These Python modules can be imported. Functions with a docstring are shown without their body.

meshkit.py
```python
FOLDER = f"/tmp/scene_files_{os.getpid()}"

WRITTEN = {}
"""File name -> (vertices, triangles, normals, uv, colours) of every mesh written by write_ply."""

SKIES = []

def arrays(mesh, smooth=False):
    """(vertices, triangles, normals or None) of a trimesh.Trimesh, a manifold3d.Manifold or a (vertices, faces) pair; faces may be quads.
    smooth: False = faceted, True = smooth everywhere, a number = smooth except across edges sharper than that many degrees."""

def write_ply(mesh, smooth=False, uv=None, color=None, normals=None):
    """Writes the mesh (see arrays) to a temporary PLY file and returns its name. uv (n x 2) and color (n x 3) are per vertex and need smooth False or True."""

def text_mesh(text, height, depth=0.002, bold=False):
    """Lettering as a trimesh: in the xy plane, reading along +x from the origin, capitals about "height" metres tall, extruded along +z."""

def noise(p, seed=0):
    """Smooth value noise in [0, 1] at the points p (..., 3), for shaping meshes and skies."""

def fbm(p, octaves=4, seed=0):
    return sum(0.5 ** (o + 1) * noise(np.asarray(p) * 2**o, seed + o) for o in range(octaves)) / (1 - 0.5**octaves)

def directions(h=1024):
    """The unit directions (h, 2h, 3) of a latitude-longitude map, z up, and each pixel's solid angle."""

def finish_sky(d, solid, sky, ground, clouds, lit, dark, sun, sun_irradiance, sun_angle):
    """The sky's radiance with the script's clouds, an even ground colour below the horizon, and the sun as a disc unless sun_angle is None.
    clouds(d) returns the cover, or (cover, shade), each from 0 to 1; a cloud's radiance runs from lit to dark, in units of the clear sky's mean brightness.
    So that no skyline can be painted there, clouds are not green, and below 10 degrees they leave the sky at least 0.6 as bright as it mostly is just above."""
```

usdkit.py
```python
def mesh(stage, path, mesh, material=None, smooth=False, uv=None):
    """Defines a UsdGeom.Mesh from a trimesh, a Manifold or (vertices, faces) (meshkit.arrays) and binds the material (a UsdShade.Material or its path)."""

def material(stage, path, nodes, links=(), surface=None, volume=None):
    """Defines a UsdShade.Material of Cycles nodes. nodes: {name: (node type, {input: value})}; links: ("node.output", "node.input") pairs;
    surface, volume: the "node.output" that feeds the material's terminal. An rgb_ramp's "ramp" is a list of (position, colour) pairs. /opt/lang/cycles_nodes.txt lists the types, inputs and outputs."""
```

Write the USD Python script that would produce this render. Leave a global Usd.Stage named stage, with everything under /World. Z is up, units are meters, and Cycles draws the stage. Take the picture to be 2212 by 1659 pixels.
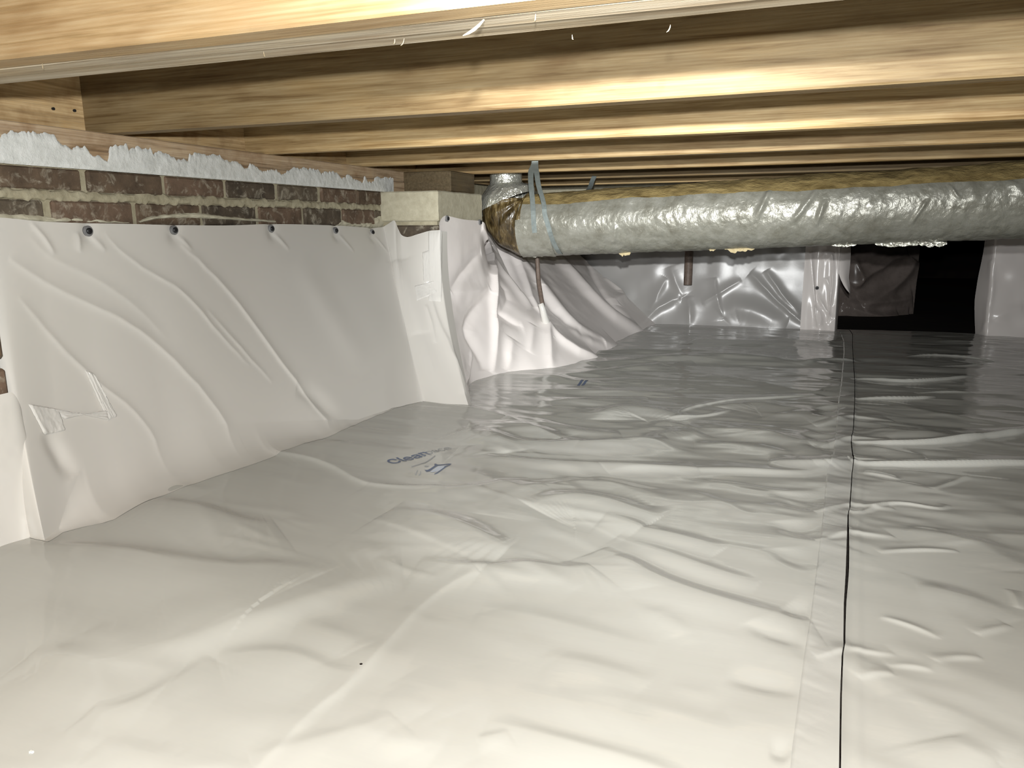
import math, random
import numpy as np, trimesh, usdkit, meshkit
from pxr import Usd, UsdGeom, UsdLux, UsdShade, Gf, Sdf
from scipy.interpolate import PchipInterpolator, make_interp_spline
from scipy.spatial import cKDTree
from shapely.geometry import Polygon

stage = Usd.Stage.CreateInMemory()
UsdGeom.SetStageUpAxis(stage, 'Z'); UsdGeom.SetStageMetersPerUnit(stage, 1.0)
UsdGeom.Xform.Define(stage, '/World'); UsdGeom.Scope.Define(stage, '/World/Looks')

# ------------------------------------------------------------------ camera, lamp, exposure
EYE = np.array([0, 0, 0.54])
FPX, CX, CY = 1636.48, 1106.0, 829.5
YAW, PITCH, ROLL = 0.351642, 0.207361, -0.00728
_r = np.array([math.cos(YAW), math.sin(YAW), 0]); _f0 = np.array([-math.sin(YAW), math.cos(YAW), 0]); _z = np.array([0, 0, 1.0])
_f0[0] *= -1; _f0 = np.array([-math.sin(YAW), math.cos(YAW), 0])
_fw = _f0 * math.cos(PITCH) - _z * math.sin(PITCH); _up = _z * math.cos(PITCH) + _f0 * math.sin(PITCH)
_R, _U = _r * math.cos(ROLL) + _up * math.sin(ROLL), _up * math.cos(ROLL) - _r * math.sin(ROLL)
CAM = np.stack([_R, _U, -_fw], 1)
cam = UsdGeom.Camera.Define(stage, '/World/camera')
cam.AddTransformOp().Set(Gf.Matrix4d(*[*_R, 0], *[*_U, 0], *[*(-_fw), 0], *[*EYE, 1]))
cam.CreateHorizontalApertureAttr(36.0); cam.CreateVerticalApertureAttr(27.0)
cam.CreateFocalLengthAttr(36.0 * FPX / 2212)
cam.CreateClippingRangeAttr((0.02, 100.0))
cam.CreateExposureAttr(0.0)

LAMP = EYE + np.array([0.0, -0.02, 0.068])            # the phone's own light, just over the lens
HEAD = EYE + np.array([0.02, -0.02, 0.140])            # a head torch a little higher
def torch(path, pos, aim, power, radius, angle, soft, color):
    l = UsdLux.SphereLight.Define(stage, path)
    l.CreateRadiusAttr(radius); l.CreateIntensityAttr(power); l.CreateNormalizeAttr(True); l.CreateColorAttr(Gf.Vec3f(*color))
    sh = UsdLux.ShapingAPI.Apply(l.GetPrim()); sh.CreateShapingConeAngleAttr(angle); sh.CreateShapingConeSoftnessAttr(soft)
    d = np.asarray(aim, float) - pos; d /= np.linalg.norm(d)
    zx = -d; xx = np.cross([0, 0, 1], zx); xx /= np.linalg.norm(xx); yy = np.cross(zx, xx)
    l.AddTransformOp().Set(Gf.Matrix4d(*[*xx, 0], *[*yy, 0], *[*zx, 0], *[*pos, 1]))
LIGHT = (0.985, 0.995, 0.99)
flood = UsdLux.SphereLight.Define(stage, '/World/phone_light')
flood.CreateRadiusAttr(.012); flood.CreateIntensityAttr(33.0); flood.CreateNormalizeAttr(True); flood.CreateColorAttr(Gf.Vec3f(*LIGHT)); flood.AddTranslateOp().Set(Gf.Vec3d(*LAMP))
torch('/World/torch_light', HEAD, HEAD + CAM @ np.array([.19, .05, -1.0]), 46.0, 0.012, 33.0, 1.0, LIGHT)       # spill of the torch
torch('/World/torch_core', HEAD, HEAD + CAM @ np.array([.13, .135, -1.0]), 82.0, 0.012, 18.5, 1.0, LIGHT)       # its hot core

# ------------------------------------------------------------------ helpers
def ray(u, v): return CAM @ np.array([(u - CX) / FPX, -(v - CY) / FPX, -1.0])
def at(u, v, x=None, y=None, z=None):
    """the point of the plane x=, y= or z= that the photograph shows at pixel u, v"""
    r = ray(u, v)
    t = x / r[0] if x is not None else y / r[1] if y is not None else (z - EYE[2]) / r[2]
    return EYE + r * t
def px(P):
    c = (np.asarray(P) - EYE) @ CAM
    return np.stack([CX + FPX * c[..., 0] / -c[..., 2], CY - FPX * c[..., 1] / -c[..., 2]], -1)

used = {}
def numbered(parent, name):
    k = used.get((parent, name), 0); used[(parent, name)] = k + 1
    return name if k == 0 else f'{name}_{k:03d}'
def thing(name, label=None, cat=None, group=None, kind=None):
    p = '/World/' + numbered('/World', name)
    x = UsdGeom.Xform.Define(stage, p); tag(x.GetPrim(), label, cat, group, kind)
    return p
def tag(prim, label=None, cat=None, group=None, kind=None):
    for k, v in (('label', label), ('category', cat), ('group', group), ('kind', kind)):
        if v: prim.SetCustomDataByKey(k, v)
def obj(name, m, mat, parent='/World', smooth=False, label=None, cat=None, group=None, kind=None):
    p = parent + '/' + numbered(parent, name)
    g = usdkit.mesh(stage, p, m, M[mat] if isinstance(mat, str) else mat, smooth)
    tag(g.GetPrim(), label, cat, group, kind)
    return p
def join(*ms): return trimesh.util.concatenate([m if isinstance(m, trimesh.Trimesh) else trimesh.Trimesh(*tri(m), process=False) for m in ms])
def tri(m):
    v, f, _ = meshkit.arrays(m); return v, f
def box(lo, hi, c=0.0):
    lo, hi = np.minimum(lo, hi), np.maximum(lo, hi)
    if c <= 0:
        b = trimesh.creation.box(hi - lo); b.apply_translation((lo + hi) / 2); return b
    P = []
    for i in range(8):
        s = np.array([(i >> k) & 1 for k in range(3)])
        q = np.where(s, hi, lo).astype(float); d = np.where(s, -1, 1) * c
        for k in range(3):
            w = q + d; w[k] = q[k]; P.append(w)
    return trimesh.convex.convex_hull(np.array(P))
def grid(P, flip=False):
    n, m = P.shape[:2]
    i = np.arange(n * m).reshape(n, m)
    q = np.stack([i[:-1, :-1], i[1:, :-1], i[1:, 1:], i[:-1, 1:]], -1).reshape(-1, 4)
    return P.reshape(-1, 3), q[:, ::-1] if flip else q
def gnormals(P):
    a, b = np.gradient(P, axis=0), np.gradient(P, axis=1)
    n = np.cross(a, b); return n / (np.linalg.norm(n, axis=-1, keepdims=True) + 1e-12)
def ribbon(pts, wdir, width, th=0.0012, steps=8):
    """a flat strap along a polyline, box in section"""
    pts = np.asarray(pts, float); t = np.r_[0, np.cumsum(np.linalg.norm(np.diff(pts, axis=0), axis=1))]
    s = np.linspace(0, t[-1], steps * (len(pts) - 1) + 1); p = PchipInterpolator(t, pts)(s)
    d = np.gradient(p, axis=0); d /= np.linalg.norm(d, axis=1, keepdims=True)
    w = np.broadcast_to(np.asarray(wdir, float), p.shape); w = w - d * (w * d).sum(1, keepdims=True); w /= np.linalg.norm(w, axis=1, keepdims=True)
    n = np.cross(d, w)
    P = np.stack([p + w * width / 2 * a + n * th / 2 * b for a, b in ((-1, -1), (1, -1), (1, 1), (-1, 1), (-1, -1))], 1)
    v, f = grid(P)
    caps = [[0, 1, 2, 3], [len(v) - 5 + k for k in (3, 2, 1, 0)]]
    return trimesh.Trimesh(*tri((v, np.vstack([f, caps]))), process=False)
def tube(pts, r, sides=14, steps=6):
    pts = np.asarray(pts, float); t = np.r_[0, np.cumsum(np.linalg.norm(np.diff(pts, axis=0), axis=1))]
    s = np.linspace(0, t[-1], steps * (len(pts) - 1) + 1); p = PchipInterpolator(t, pts)(s)
    rr = PchipInterpolator(t, np.broadcast_to(r, len(pts)).astype(float))(s)
    d = np.gradient(p, axis=0); d /= np.linalg.norm(d, axis=1, keepdims=True)
    a = np.cross(d, np.where(abs(d[:, :1]) < .9, [[1., 0, 0]], [[0, 1., 0]])); a /= np.linalg.norm(a, axis=1, keepdims=True); b = np.cross(d, a)
    th = np.linspace(0, 2 * np.pi, sides, endpoint=False)
    v = (p[:, None] + rr[:, None, None] * (np.cos(th)[None, :, None] * a[:, None] + np.sin(th)[None, :, None] * b[:, None]))
    n = len(p); i = np.arange(n * sides).reshape(n, sides); j = np.roll(i, -1, 1)
    f = np.stack([i[:-1], j[:-1], j[1:], i[1:]], -1).reshape(-1, 4); f3 = np.vstack([f[:, [0, 1, 2]], f[:, [0, 2, 3]]])
    vv = np.vstack([v.reshape(-1, 3), p[0], p[-1]]); k = n * sides
    c0 = np.stack([np.full(sides, k), j[0], i[0]], -1); c1 = np.stack([np.full(sides, k + 1), i[-1], j[-1]], -1)
    return trimesh.Trimesh(vv, np.vstack([f3, c0, c1]), process=False)
def extrude(poly, depth, origin, ux, uy, un):
    m = trimesh.creation.extrude_polygon(Polygon(poly).buffer(0), depth, engine='earcut')
    v = np.array(m.vertices); m.vertices = np.asarray(origin) + v[:, :1] * ux + v[:, 1:2] * uy + v[:, 2:] * un
    return m
def seg_dist(P, line, N=None):
    """distance, signed side, position 0..1 of points P to a polyline in 3-D (N: surface normals, for the sign) or in 2-D"""
    L = np.r_[0, np.cumsum(np.linalg.norm(np.diff(line, axis=0), axis=1))]
    best = np.full(len(P), 1e9); side = np.zeros(len(P)); tt = np.zeros(len(P))
    for i in range(len(line) - 1):
        a, b = line[i], line[i + 1]; ab = b - a; l2 = ab @ ab
        t = np.clip((P - a) @ ab / l2, 0, 1); dv = P - (a + t[:, None] * ab); d = np.linalg.norm(dv, axis=1)
        s = ab[0] * dv[:, 1] - ab[1] * dv[:, 0] if P.shape[1] == 2 else (np.cross(N, ab[None]) * dv).sum(1)
        k = d < best; best[k] = d[k]; side[k] = np.sign(s[k]); tt[k] = (L[i] + t[k] * math.sqrt(l2)) / L[-1]
    return best, side, tt
def smoothline(p, n=5):
    p = np.asarray(p, float)
    if len(p) < 3: return p
    t = np.r_[0, np.cumsum(np.linalg.norm(np.diff(p, axis=0), axis=1))]
    return make_interp_spline(t, p, k=min(3, len(p) - 1))(np.linspace(0, t[-1], (len(p) - 1) * n + 1))
def bumpline(P, H, line, amp, wl, wr, p=2.0, taper=.6, N=None):
    reach = 2.2 * max(wl, wr) if p >= 1.8 else 4 * max(wl, wr)
    lo, hi = line.min(0) - reach, line.max(0) + reach
    k = np.nonzero(np.all((P > lo) & (P < hi), 1))[0]
    if not len(k): return
    d, s, t = seg_dist(P[k], line, None if N is None else N[k])
    w = np.where(s > 0, wl, wr)
    env = np.clip(np.sin(np.pi * np.clip(t, 0, 1)), 0, 1) ** taper if taper > 0 else 1.0
    H[k] += amp * env * np.exp(-(d / w) ** p)

# ------------------------------------------------------------------ materials
M = {}
def mat(name, nodes, links, surface='p.BSDF'):
    M[name] = usdkit.material(stage, '/World/Looks/' + name, nodes, links, surface=surface)
def wood(name, pale, mid, dark, loc, grain=(2.0, 52, 52)):
    mat(name, {
        't': ('texture_coordinate', {}), 'm': ('mapping', {'scale': grain, 'location': loc}), 'm2': ('mapping', {'scale': (2.2, 7, 7), 'location': loc}),
        'g': ('noise_texture', {'scale': 2.6, 'detail': 6.0, 'roughness': .62, 'distortion': .5}), 'b': ('noise_texture', {'scale': 2.0, 'detail': 4.0, 'roughness': .55}),
        'w': ('wave_texture', {'wave_type': 'bands', 'bands_direction': 'z', 'scale': 1.2, 'distortion': 7.0, 'detail': 2.0, 'detail_scale': 1.2}),
        'r': ('rgb_ramp', {'ramp': [(.30, dark), (.46, mid), (.66, pale)]}), 'r2': ('rgb_ramp', {'ramp': [(.3, (.62, .52, .42)), (.5, (1, 1, 1)), (.72, (1.06, .98, .84))]}),
        'wr': ('rgb_ramp', {'ramp': [(0, (.86, .80, .70)), (1, (1, 1, 1))]}),
        'x': ('mix_color', {'blend_type': 'multiply', 'fac': .75}), 'x2': ('mix_color', {'blend_type': 'multiply', 'fac': .55}),
        'bu': ('bump', {'strength': .25, 'distance': .002}), 'p': ('principled_bsdf', {'roughness': .62, 'specular_ior_level': .3})},
        [('t.object', 'm.vector'), ('t.object', 'm2.vector'), ('m.vector', 'g.vector'), ('m2.vector', 'b.vector'), ('m.vector', 'w.vector'), ('g.fac', 'r.fac'), ('b.fac', 'r2.fac'), ('w.fac', 'wr.fac'),
         ('r.color', 'x.a'), ('r2.color', 'x.b'), ('x.result', 'x2.a'), ('wr.color', 'x2.b'), ('x2.result', 'p.base_color'), ('g.fac', 'bu.height'), ('bu.normal', 'p.normal')])
W1 = ((.43, .325, .175), (.33, .235, .115), (.20, .125, .05))
wood('girder_wood', (.33, .25, .145), (.285, .20, .105), (.20, .135, .062), (3.1, .4, 7))
wood('girder_edge_wood', (.42, .37, .285), (.33, .28, .205), (.21, .17, .115), (1.3, 2.2, 5))
for i, l in enumerate(((0, 0, 0), (5, 3, 1), (9, 1, 4), (2, 8, 6))):
    wood(f'joist_wood_{i}', *[tuple(c * (.57, 1.15, 1.0, .95)[i] for c in w_) for w_ in W1], l)
wood('sill_wood', (.52, .41, .28), (.40, .30, .20), (.25, .18, .11), (4, 4, 2), grain=(48, 2.0, 48))
wood('rim_wood', (.62, .46, .26), (.50, .36, .19), (.30, .20, .10), (7, 2, 9), grain=(48, 2.0, 48))
wood('dark_wood', (.12, .09, .05), (.09, .067, .036), (.06, .044, .022), (7, 5, 9), grain=(48, 2.0, 48))
wood('splinter_wood', (.32, .27, .19), (.27, .22, .14), (.2, .16, .10), (0, 5, 2))

def liner(name, col, rough, bump=.10, stretch=(5, 26, 26), spec=.5):
    c2 = tuple(c * k for c, k in zip(col, (1.015, .985, .995)))
    mat(name, {
        't': ('texture_coordinate', {}), 'm': ('mapping', {'scale': stretch}), 'n': ('noise_texture', {'scale': 2.4, 'detail': 4.0, 'roughness': .55}),
        'n2': ('noise_texture', {'scale': 1.7, 'detail': 1.0}), 'c': ('mix_color', {'a': col, 'b': c2}),
        'bu': ('bump', {'strength': bump, 'distance': .004}),
        'p': ('principled_bsdf', {'roughness': rough, 'specular_ior_level': spec})},
        [('t.object', 'm.vector'), ('m.vector', 'n.vector'), ('t.object', 'n2.vector'), ('n2.fac', 'c.fac'), ('c.result', 'p.base_color'), ('n.fac', 'bu.height'), ('bu.normal', 'p.normal')])
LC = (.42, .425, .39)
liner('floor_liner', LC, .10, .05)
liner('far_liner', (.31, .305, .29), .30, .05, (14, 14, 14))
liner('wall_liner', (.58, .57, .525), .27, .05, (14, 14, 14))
liner('back_liner', (.76, .725, .69), .25, .06, (14, 14, 14))  # paler than the other liners, making up for weak light far off
liner('seam_tape', (.41, .415, .385), .18, .05, (30, 30, 30))
liner('tape', (.60, .595, .555), .16, .05, (30, 30, 30))
mat('ink_blue', {'p': ('principled_bsdf', {'base_color': (.11, .14, .215), 'roughness': .45})}, [])
mat('ink_grey', {'p': ('principled_bsdf', {'base_color': (.33, .34, .35), 'roughness': .45})}, [])
mat('ink_pale', {'p': ('principled_bsdf', {'base_color': (.48, .52, .58), 'roughness': .45})}, [])

def brickmat(name, a, b, loc):
    mat(name, {
        't': ('texture_coordinate', {}), 'm': ('mapping', {'location': loc}), 'n': ('noise_texture', {'scale': 22.0, 'detail': 5.0, 'roughness': .65}), 'n2': ('noise_texture', {'scale': 34.0, 'detail': 4.0, 'roughness': .7, 'distortion': .6}),
        'r': ('rgb_ramp', {'ramp': [(.3, b), (.65, a)]}), 'r2': ('rgb_ramp', {'ramp': [(.52, (0, 0, 0)), (.74, (1, 1, 1))]}), 'x': ('mix_color', {'b': (.50, .46, .36)}),
        'k': ('math', {'math_type': 'multiply', 'value2': .6}),
        'bu': ('bump', {'strength': .6, 'distance': .004}), 'p': ('principled_bsdf', {'roughness': .85, 'specular_ior_level': .2})},
        [('t.object', 'm.vector'), ('m.vector', 'n.vector'), ('m.vector', 'n2.vector'), ('n.fac', 'r.fac'), ('n2.fac', 'r2.fac'), ('r.color', 'x.a'), ('r2.color', 'k.value1'), ('k.value', 'x.fac'), ('x.result', 'p.base_color'), ('n.fac', 'bu.height'), ('bu.normal', 'p.normal')])
for i, (a, b) in enumerate((((.125, .088, .058), (.062, .044, .030)), ((.10, .078, .055), (.045, .036, .027)), ((.155, .105, .072), (.08, .056, .038)), ((.13, .105, .074), (.07, .055, .039)))):
    brickmat(f'brick_{i}', a, b, (i * 3.1, i, 2 * i))
def rough(name, a, b, scale, bump=.5, dist=.004, rgh=.9, metal=0.0, det=5.0, m=(1, 1, 1), lo=.3, hi=.7):
    mat(name, {
        't': ('texture_coordinate', {}), 'm': ('mapping', {'scale': m}), 'n': ('noise_texture', {'scale': scale, 'detail': det, 'roughness': .62}), 'r': ('rgb_ramp', {'ramp': [(lo, b), (hi, a)]}),
        'bu': ('bump', {'strength': bump, 'distance': dist}), 'p': ('principled_bsdf', {'roughness': rgh, 'specular_ior_level': .25, 'metallic': metal})},
        [('t.object', 'm.vector'), ('m.vector', 'n.vector'), ('n.fac', 'r.fac'), ('r.color', 'p.base_color'), ('n.fac', 'bu.height'), ('bu.normal', 'p.normal')])
rough('mortar', (.40, .365, .26), (.27, .24, .16), 30, .7, .006)
rough('mortar_pale', (.56, .53, .41), (.40, .37, .27), 30, .7, .006)
rough('concrete', (.47, .44, .33), (.36, .33, .24), 45, .5, .003)
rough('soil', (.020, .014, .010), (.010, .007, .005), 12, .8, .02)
rough('black_plastic', (.020, .018, .017), (.012, .011, .010), 20, .2, .004, .35)
rough('pin_black', (.02, .02, .022), (.012, .012, .012), 60, .1, .001, .35)
rough('pin_washer', (.20, .20, .20), (.13, .13, .13), 90, .1, .001, .4)
rough('rust_pipe', (.17, .13, .105), (.10, .075, .06), 60, .3, .001, .5)
rough('strap_steel', (.30, .34, .33), (.21, .245, .24), 55, .15, .001, .42, .55)
rough('mastic', (.68, .69, .665), (.53, .54, .51), 42, .9, .004, .6)
rough('subfloor', (.20, .13, .06), (.12, .075, .035), 9, .3, .003, .9, 0, 5, (1, 6, 1))
rough('insulation', (.33, .25, .105), (.115, .08, .028), 16, 1.0, .012, .95, 0, 6, (1, 2, 2))  # joist shade is put into this colour: darker than bare glass wool
rough('foam', (.55, .47, .29), (.40, .32, .17), 60, .8, .004, .9)
# silver facing with its square scrim and crinkles
mat('foil', {
    't': ('texture_coordinate', {}), 'm': ('mapping', {'scale': (1, 1, 1)}), 'n': ('noise_texture', {'scale': 14.0, 'detail': 5.0, 'roughness': .7}), 'n2': ('noise_texture', {'scale': 46.0, 'detail': 3.0, 'roughness': .6, 'distortion': 1.0}),
    'ms': ('mapping', {'scale': (150, 90, 90)}), 'n4': ('noise_texture', {'scale': 1.0, 'detail': 2.0}),
    'r': ('rgb_ramp', {'ramp': [(.3, (.17, .163, .128)), (.5, (.25, .247, .207)), (.7, (.315, .312, .272))]}), 'a': ('math', {'math_type': 'add'}), 'mu': ('math', {'math_type': 'multiply', 'value2': .5}),
    'bu': ('bump', {'strength': .45, 'distance': .004}), 'p': ('principled_bsdf', {'roughness': .36, 'metallic': .22, 'specular_ior_level': .6})},
    [('t.object', 'm.vector'), ('t.object', 'ms.vector'), ('ms.vector', 'n4.vector'), ('m.vector', 'n.vector'), ('m.vector', 'n2.vector'), ('n.fac', 'r.fac'), ('r.color', 'p.base_color'), ('n4.fac', 'mu.value1'), ('mu.value', 'a.value1'), ('n2.fac', 'a.value2'), ('a.value', 'bu.height'), ('bu.normal', 'p.normal')])
mat('foil_bright', {
    't': ('texture_coordinate', {}), 'n2': ('noise_texture', {'scale': 60.0, 'detail': 3.0, 'roughness': .6, 'distortion': 1.5}),
    'bu': ('bump', {'strength': .8, 'distance': .006}), 'p': ('principled_bsdf', {'base_color': (.66, .66, .58), 'roughness': .22, 'metallic': .75})},
    [('t.object', 'n2.vector'), ('n2.fac', 'bu.height'), ('bu.normal', 'p.normal')])
mat('wrapped_insulation', {
    't': ('texture_coordinate', {}), 'm': ('mapping', {'scale': (1, 1, 1), 'rotation': (0, .7, .3)}), 'm2': ('mapping', {'scale': (34, 9, 9), 'rotation': (0, .8, 0)}), 'n': ('noise_texture', {'scale': 18.0, 'detail': 4.0, 'roughness': .6}), 'n2': ('noise_texture', {'scale': 2.0, 'detail': 4.0, 'distortion': 1.0}),
    'r': ('rgb_ramp', {'ramp': [(.36, (.022, .015, .006)), (.52, (.085, .057, .02)), (.66, (.30, .23, .11))]}), 'x': ('math', {'math_type': 'multiply_add', 'value2': .5, 'value3': 0}), 'h': ('math', {'math_type': 'multiply', 'value2': .5}),
    'bu': ('bump', {'strength': .9, 'distance': .008}), 'p': ('principled_bsdf', {'roughness': .35, 'coat_weight': .6, 'coat_roughness': .15})},
    [('t.object', 'm.vector'), ('t.object', 'm2.vector'), ('m.vector', 'n.vector'), ('m2.vector', 'n2.vector'), ('n.fac', 'h.value1'), ('n2.fac', 'x.value1'), ('h.value', 'x.value3'), ('x.value', 'r.fac'), ('r.color', 'p.base_color'), ('n2.fac', 'bu.height'), ('bu.normal', 'p.normal')])

# ------------------------------------------------------------------ the setting
WX = -1.315                                           # face of the left brick wall
Z0 = EYE[2]
SILL0, SILL1, TOP = Z0 + .112, Z0 + .185, Z0 + .42
YF = 4.20                                             # face of the far wall liner
rng = np.random.default_rng(7)

obj('ground', box((-1.5, -5.6, -.06), (6.5, 4.45, -.022)), 'soil', kind='structure')
obj('ceiling', box((-1.5, -5.6, TOP), (6.5, 4.5, TOP + .02)), 'subfloor', kind='structure')
obj('wall_right', box((6.42, -5.6, -.05), (6.5, 4.4, TOP)), 'wall_liner', kind='structure')
obj('wall_back', box((-1.5, -5.62, -.05), (6.5, -5.55, TOP)), 'wall_liner', kind='structure')
# far wall with its access opening (0.243 .. 0.867), and the dark space beyond
OX0, OX1, OZ = .215, .905, Z0 + .03
fw = join(box((-1.5, YF + .02, -.05), (OX0, YF + .2, TOP)), box((OX1, YF + .02, -.05), (6.5, YF + .2, TOP)), box((OX0, YF + .02, OZ), (OX1, YF + .2, TOP)))
obj('wall_far', fw, 'concrete', kind='structure')
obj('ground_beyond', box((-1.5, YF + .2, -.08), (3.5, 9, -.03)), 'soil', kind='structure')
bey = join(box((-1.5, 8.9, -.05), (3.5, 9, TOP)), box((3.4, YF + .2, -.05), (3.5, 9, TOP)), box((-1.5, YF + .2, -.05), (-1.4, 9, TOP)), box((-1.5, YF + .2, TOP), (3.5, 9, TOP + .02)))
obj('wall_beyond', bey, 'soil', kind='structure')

# left wall: mortar core with single bricks where the wall is bare
lw = thing('wall_left', kind='structure')
PITCHB, BH = .0667, .0487
obj('mortar', join(box((-1.52, -5.6, -.05), (WX - .006, YF + .1, SILL0))), 'mortar', lw)
obj('core', box((-1.52, -5.6, SILL0), (-1.44, YF + .1, TOP)), 'mortar', lw)
heads = [at(u, v, x=WX)[1] for u, v in ((187, 395), (350, 400), (483, 405), (591, 410), (687, 418), (771, 428))]
bl = np.mean(np.diff(heads)); y0h = heads[0]
bk = 0
for row in range(3):
    zt = Z0 + .069 + BH - row * PITCHB + (0 if row else 0)
    off = 0 if row % 2 == 0 else bl * .55
    for k in range(-6, 8):
        ya = y0h + off + k * bl + .006 + rng.uniform(-.003, .003); yb = y0h + off + (k + 1) * bl - .006 + rng.uniform(-.003, .003)
        if ya > 2.36: continue
        b = box((-1.40, ya, zt - BH + rng.uniform(-.002, .002)), (WX + rng.uniform(-.003, .003), min(yb, 2.40), zt if row else min(zt, SILL0 - .001)), .004)
        obj('brick', b, f'brick_{[1, 2, 3, 3, 1, 0, 0, 2, 1, 3, 2, 0, 1, 2][(k + 6 + row * 5) % 14]}', lw); bk += 1
# smears of pale mortar squeezed over the lower course
def smear(top, bot, th=.007):
    T = np.array([at(u, v, x=WX) for u, v in top]); B = np.array([at(u, v, x=WX) for u, v in bot])
    yy = np.linspace(T[0, 1], T[-1, 1], 70)
    zt = np.interp(yy, T[:, 1], T[:, 2]) + .004 * (meshkit.fbm(np.stack([yy * 60, yy * 0, yy * 0], -1), 3, 3) - .5); zb = np.interp(yy, B[:, 1], B[:, 2])
    s = np.linspace(0, 1, 9)
    P = np.stack([np.full((70, 9), WX) - .004 + th * np.sin(np.pi * np.clip(s, .04, .96))[None] ** .6 * (.6 + .8 * meshkit.noise(np.stack(np.broadcast_arrays(yy[:, None] * 70, s[None] * 3, 0 * yy[:, None]), -1), 5)), np.broadcast_to(yy[:, None], (70, 9)), zb[:, None] + (zt - zb)[:, None] * s[None]], -1)
    return grid(P)
for t_, b_ in ((((-40, 458), (0, 463), (55, 462), (110, 470), (140, 468), (200, 472), (280, 480)), ((-40, 474), (110, 482), (280, 484))),
               (((300, 478), (330, 466), (380, 462), (420, 459), (470, 465), (520, 470), (595, 476)), ((300, 482), (345, 472), (400, 470), (470, 473), (595, 481))),
               (((724, 488), (735, 475), (752, 478), (770, 481), (800, 478), (820, 466), (829, 470)), ((724, 492), (770, 492), (829, 492)))):
    obj('mortar_smear', smear(t_, b_), 'mortar_pale', lw, True)
# mortar squeezed out of the bed joint and over the brick arrises
yb_ = np.linspace(.35, 2.31, 420); s_ = np.linspace(0, 1, 12); nb = lambda k: meshkit.fbm(np.stack([yb_ * 62, 0 * yb_ + k, 0 * yb_], -1), 4, 40 + k) - .5
z_hi, z_lo = Z0 + .0705 + .018 * np.maximum(nb(1), -.12), Z0 + .0492 - .018 * np.maximum(nb(2), -.12)
Pm = np.stack([WX - .0045 + (.0058 + .004 * nb(3)[:, None]) * np.sin(np.pi * s_)[None] ** .5 + .003 * (meshkit.fbm(np.stack(np.broadcast_arrays(yb_[:, None] * 60, s_[None] * 3, 0 * yb_[:, None]), -1), 3, 44) - .5), np.broadcast_to(yb_[:, None], (420, 12)), z_lo[:, None] + (z_hi - z_lo)[:, None] * s_[None]], -1)
Pm[:, [0, -1], 0] = WX - .007
obj('bed_joint', grid(Pm), 'mortar', lw, True)

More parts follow.
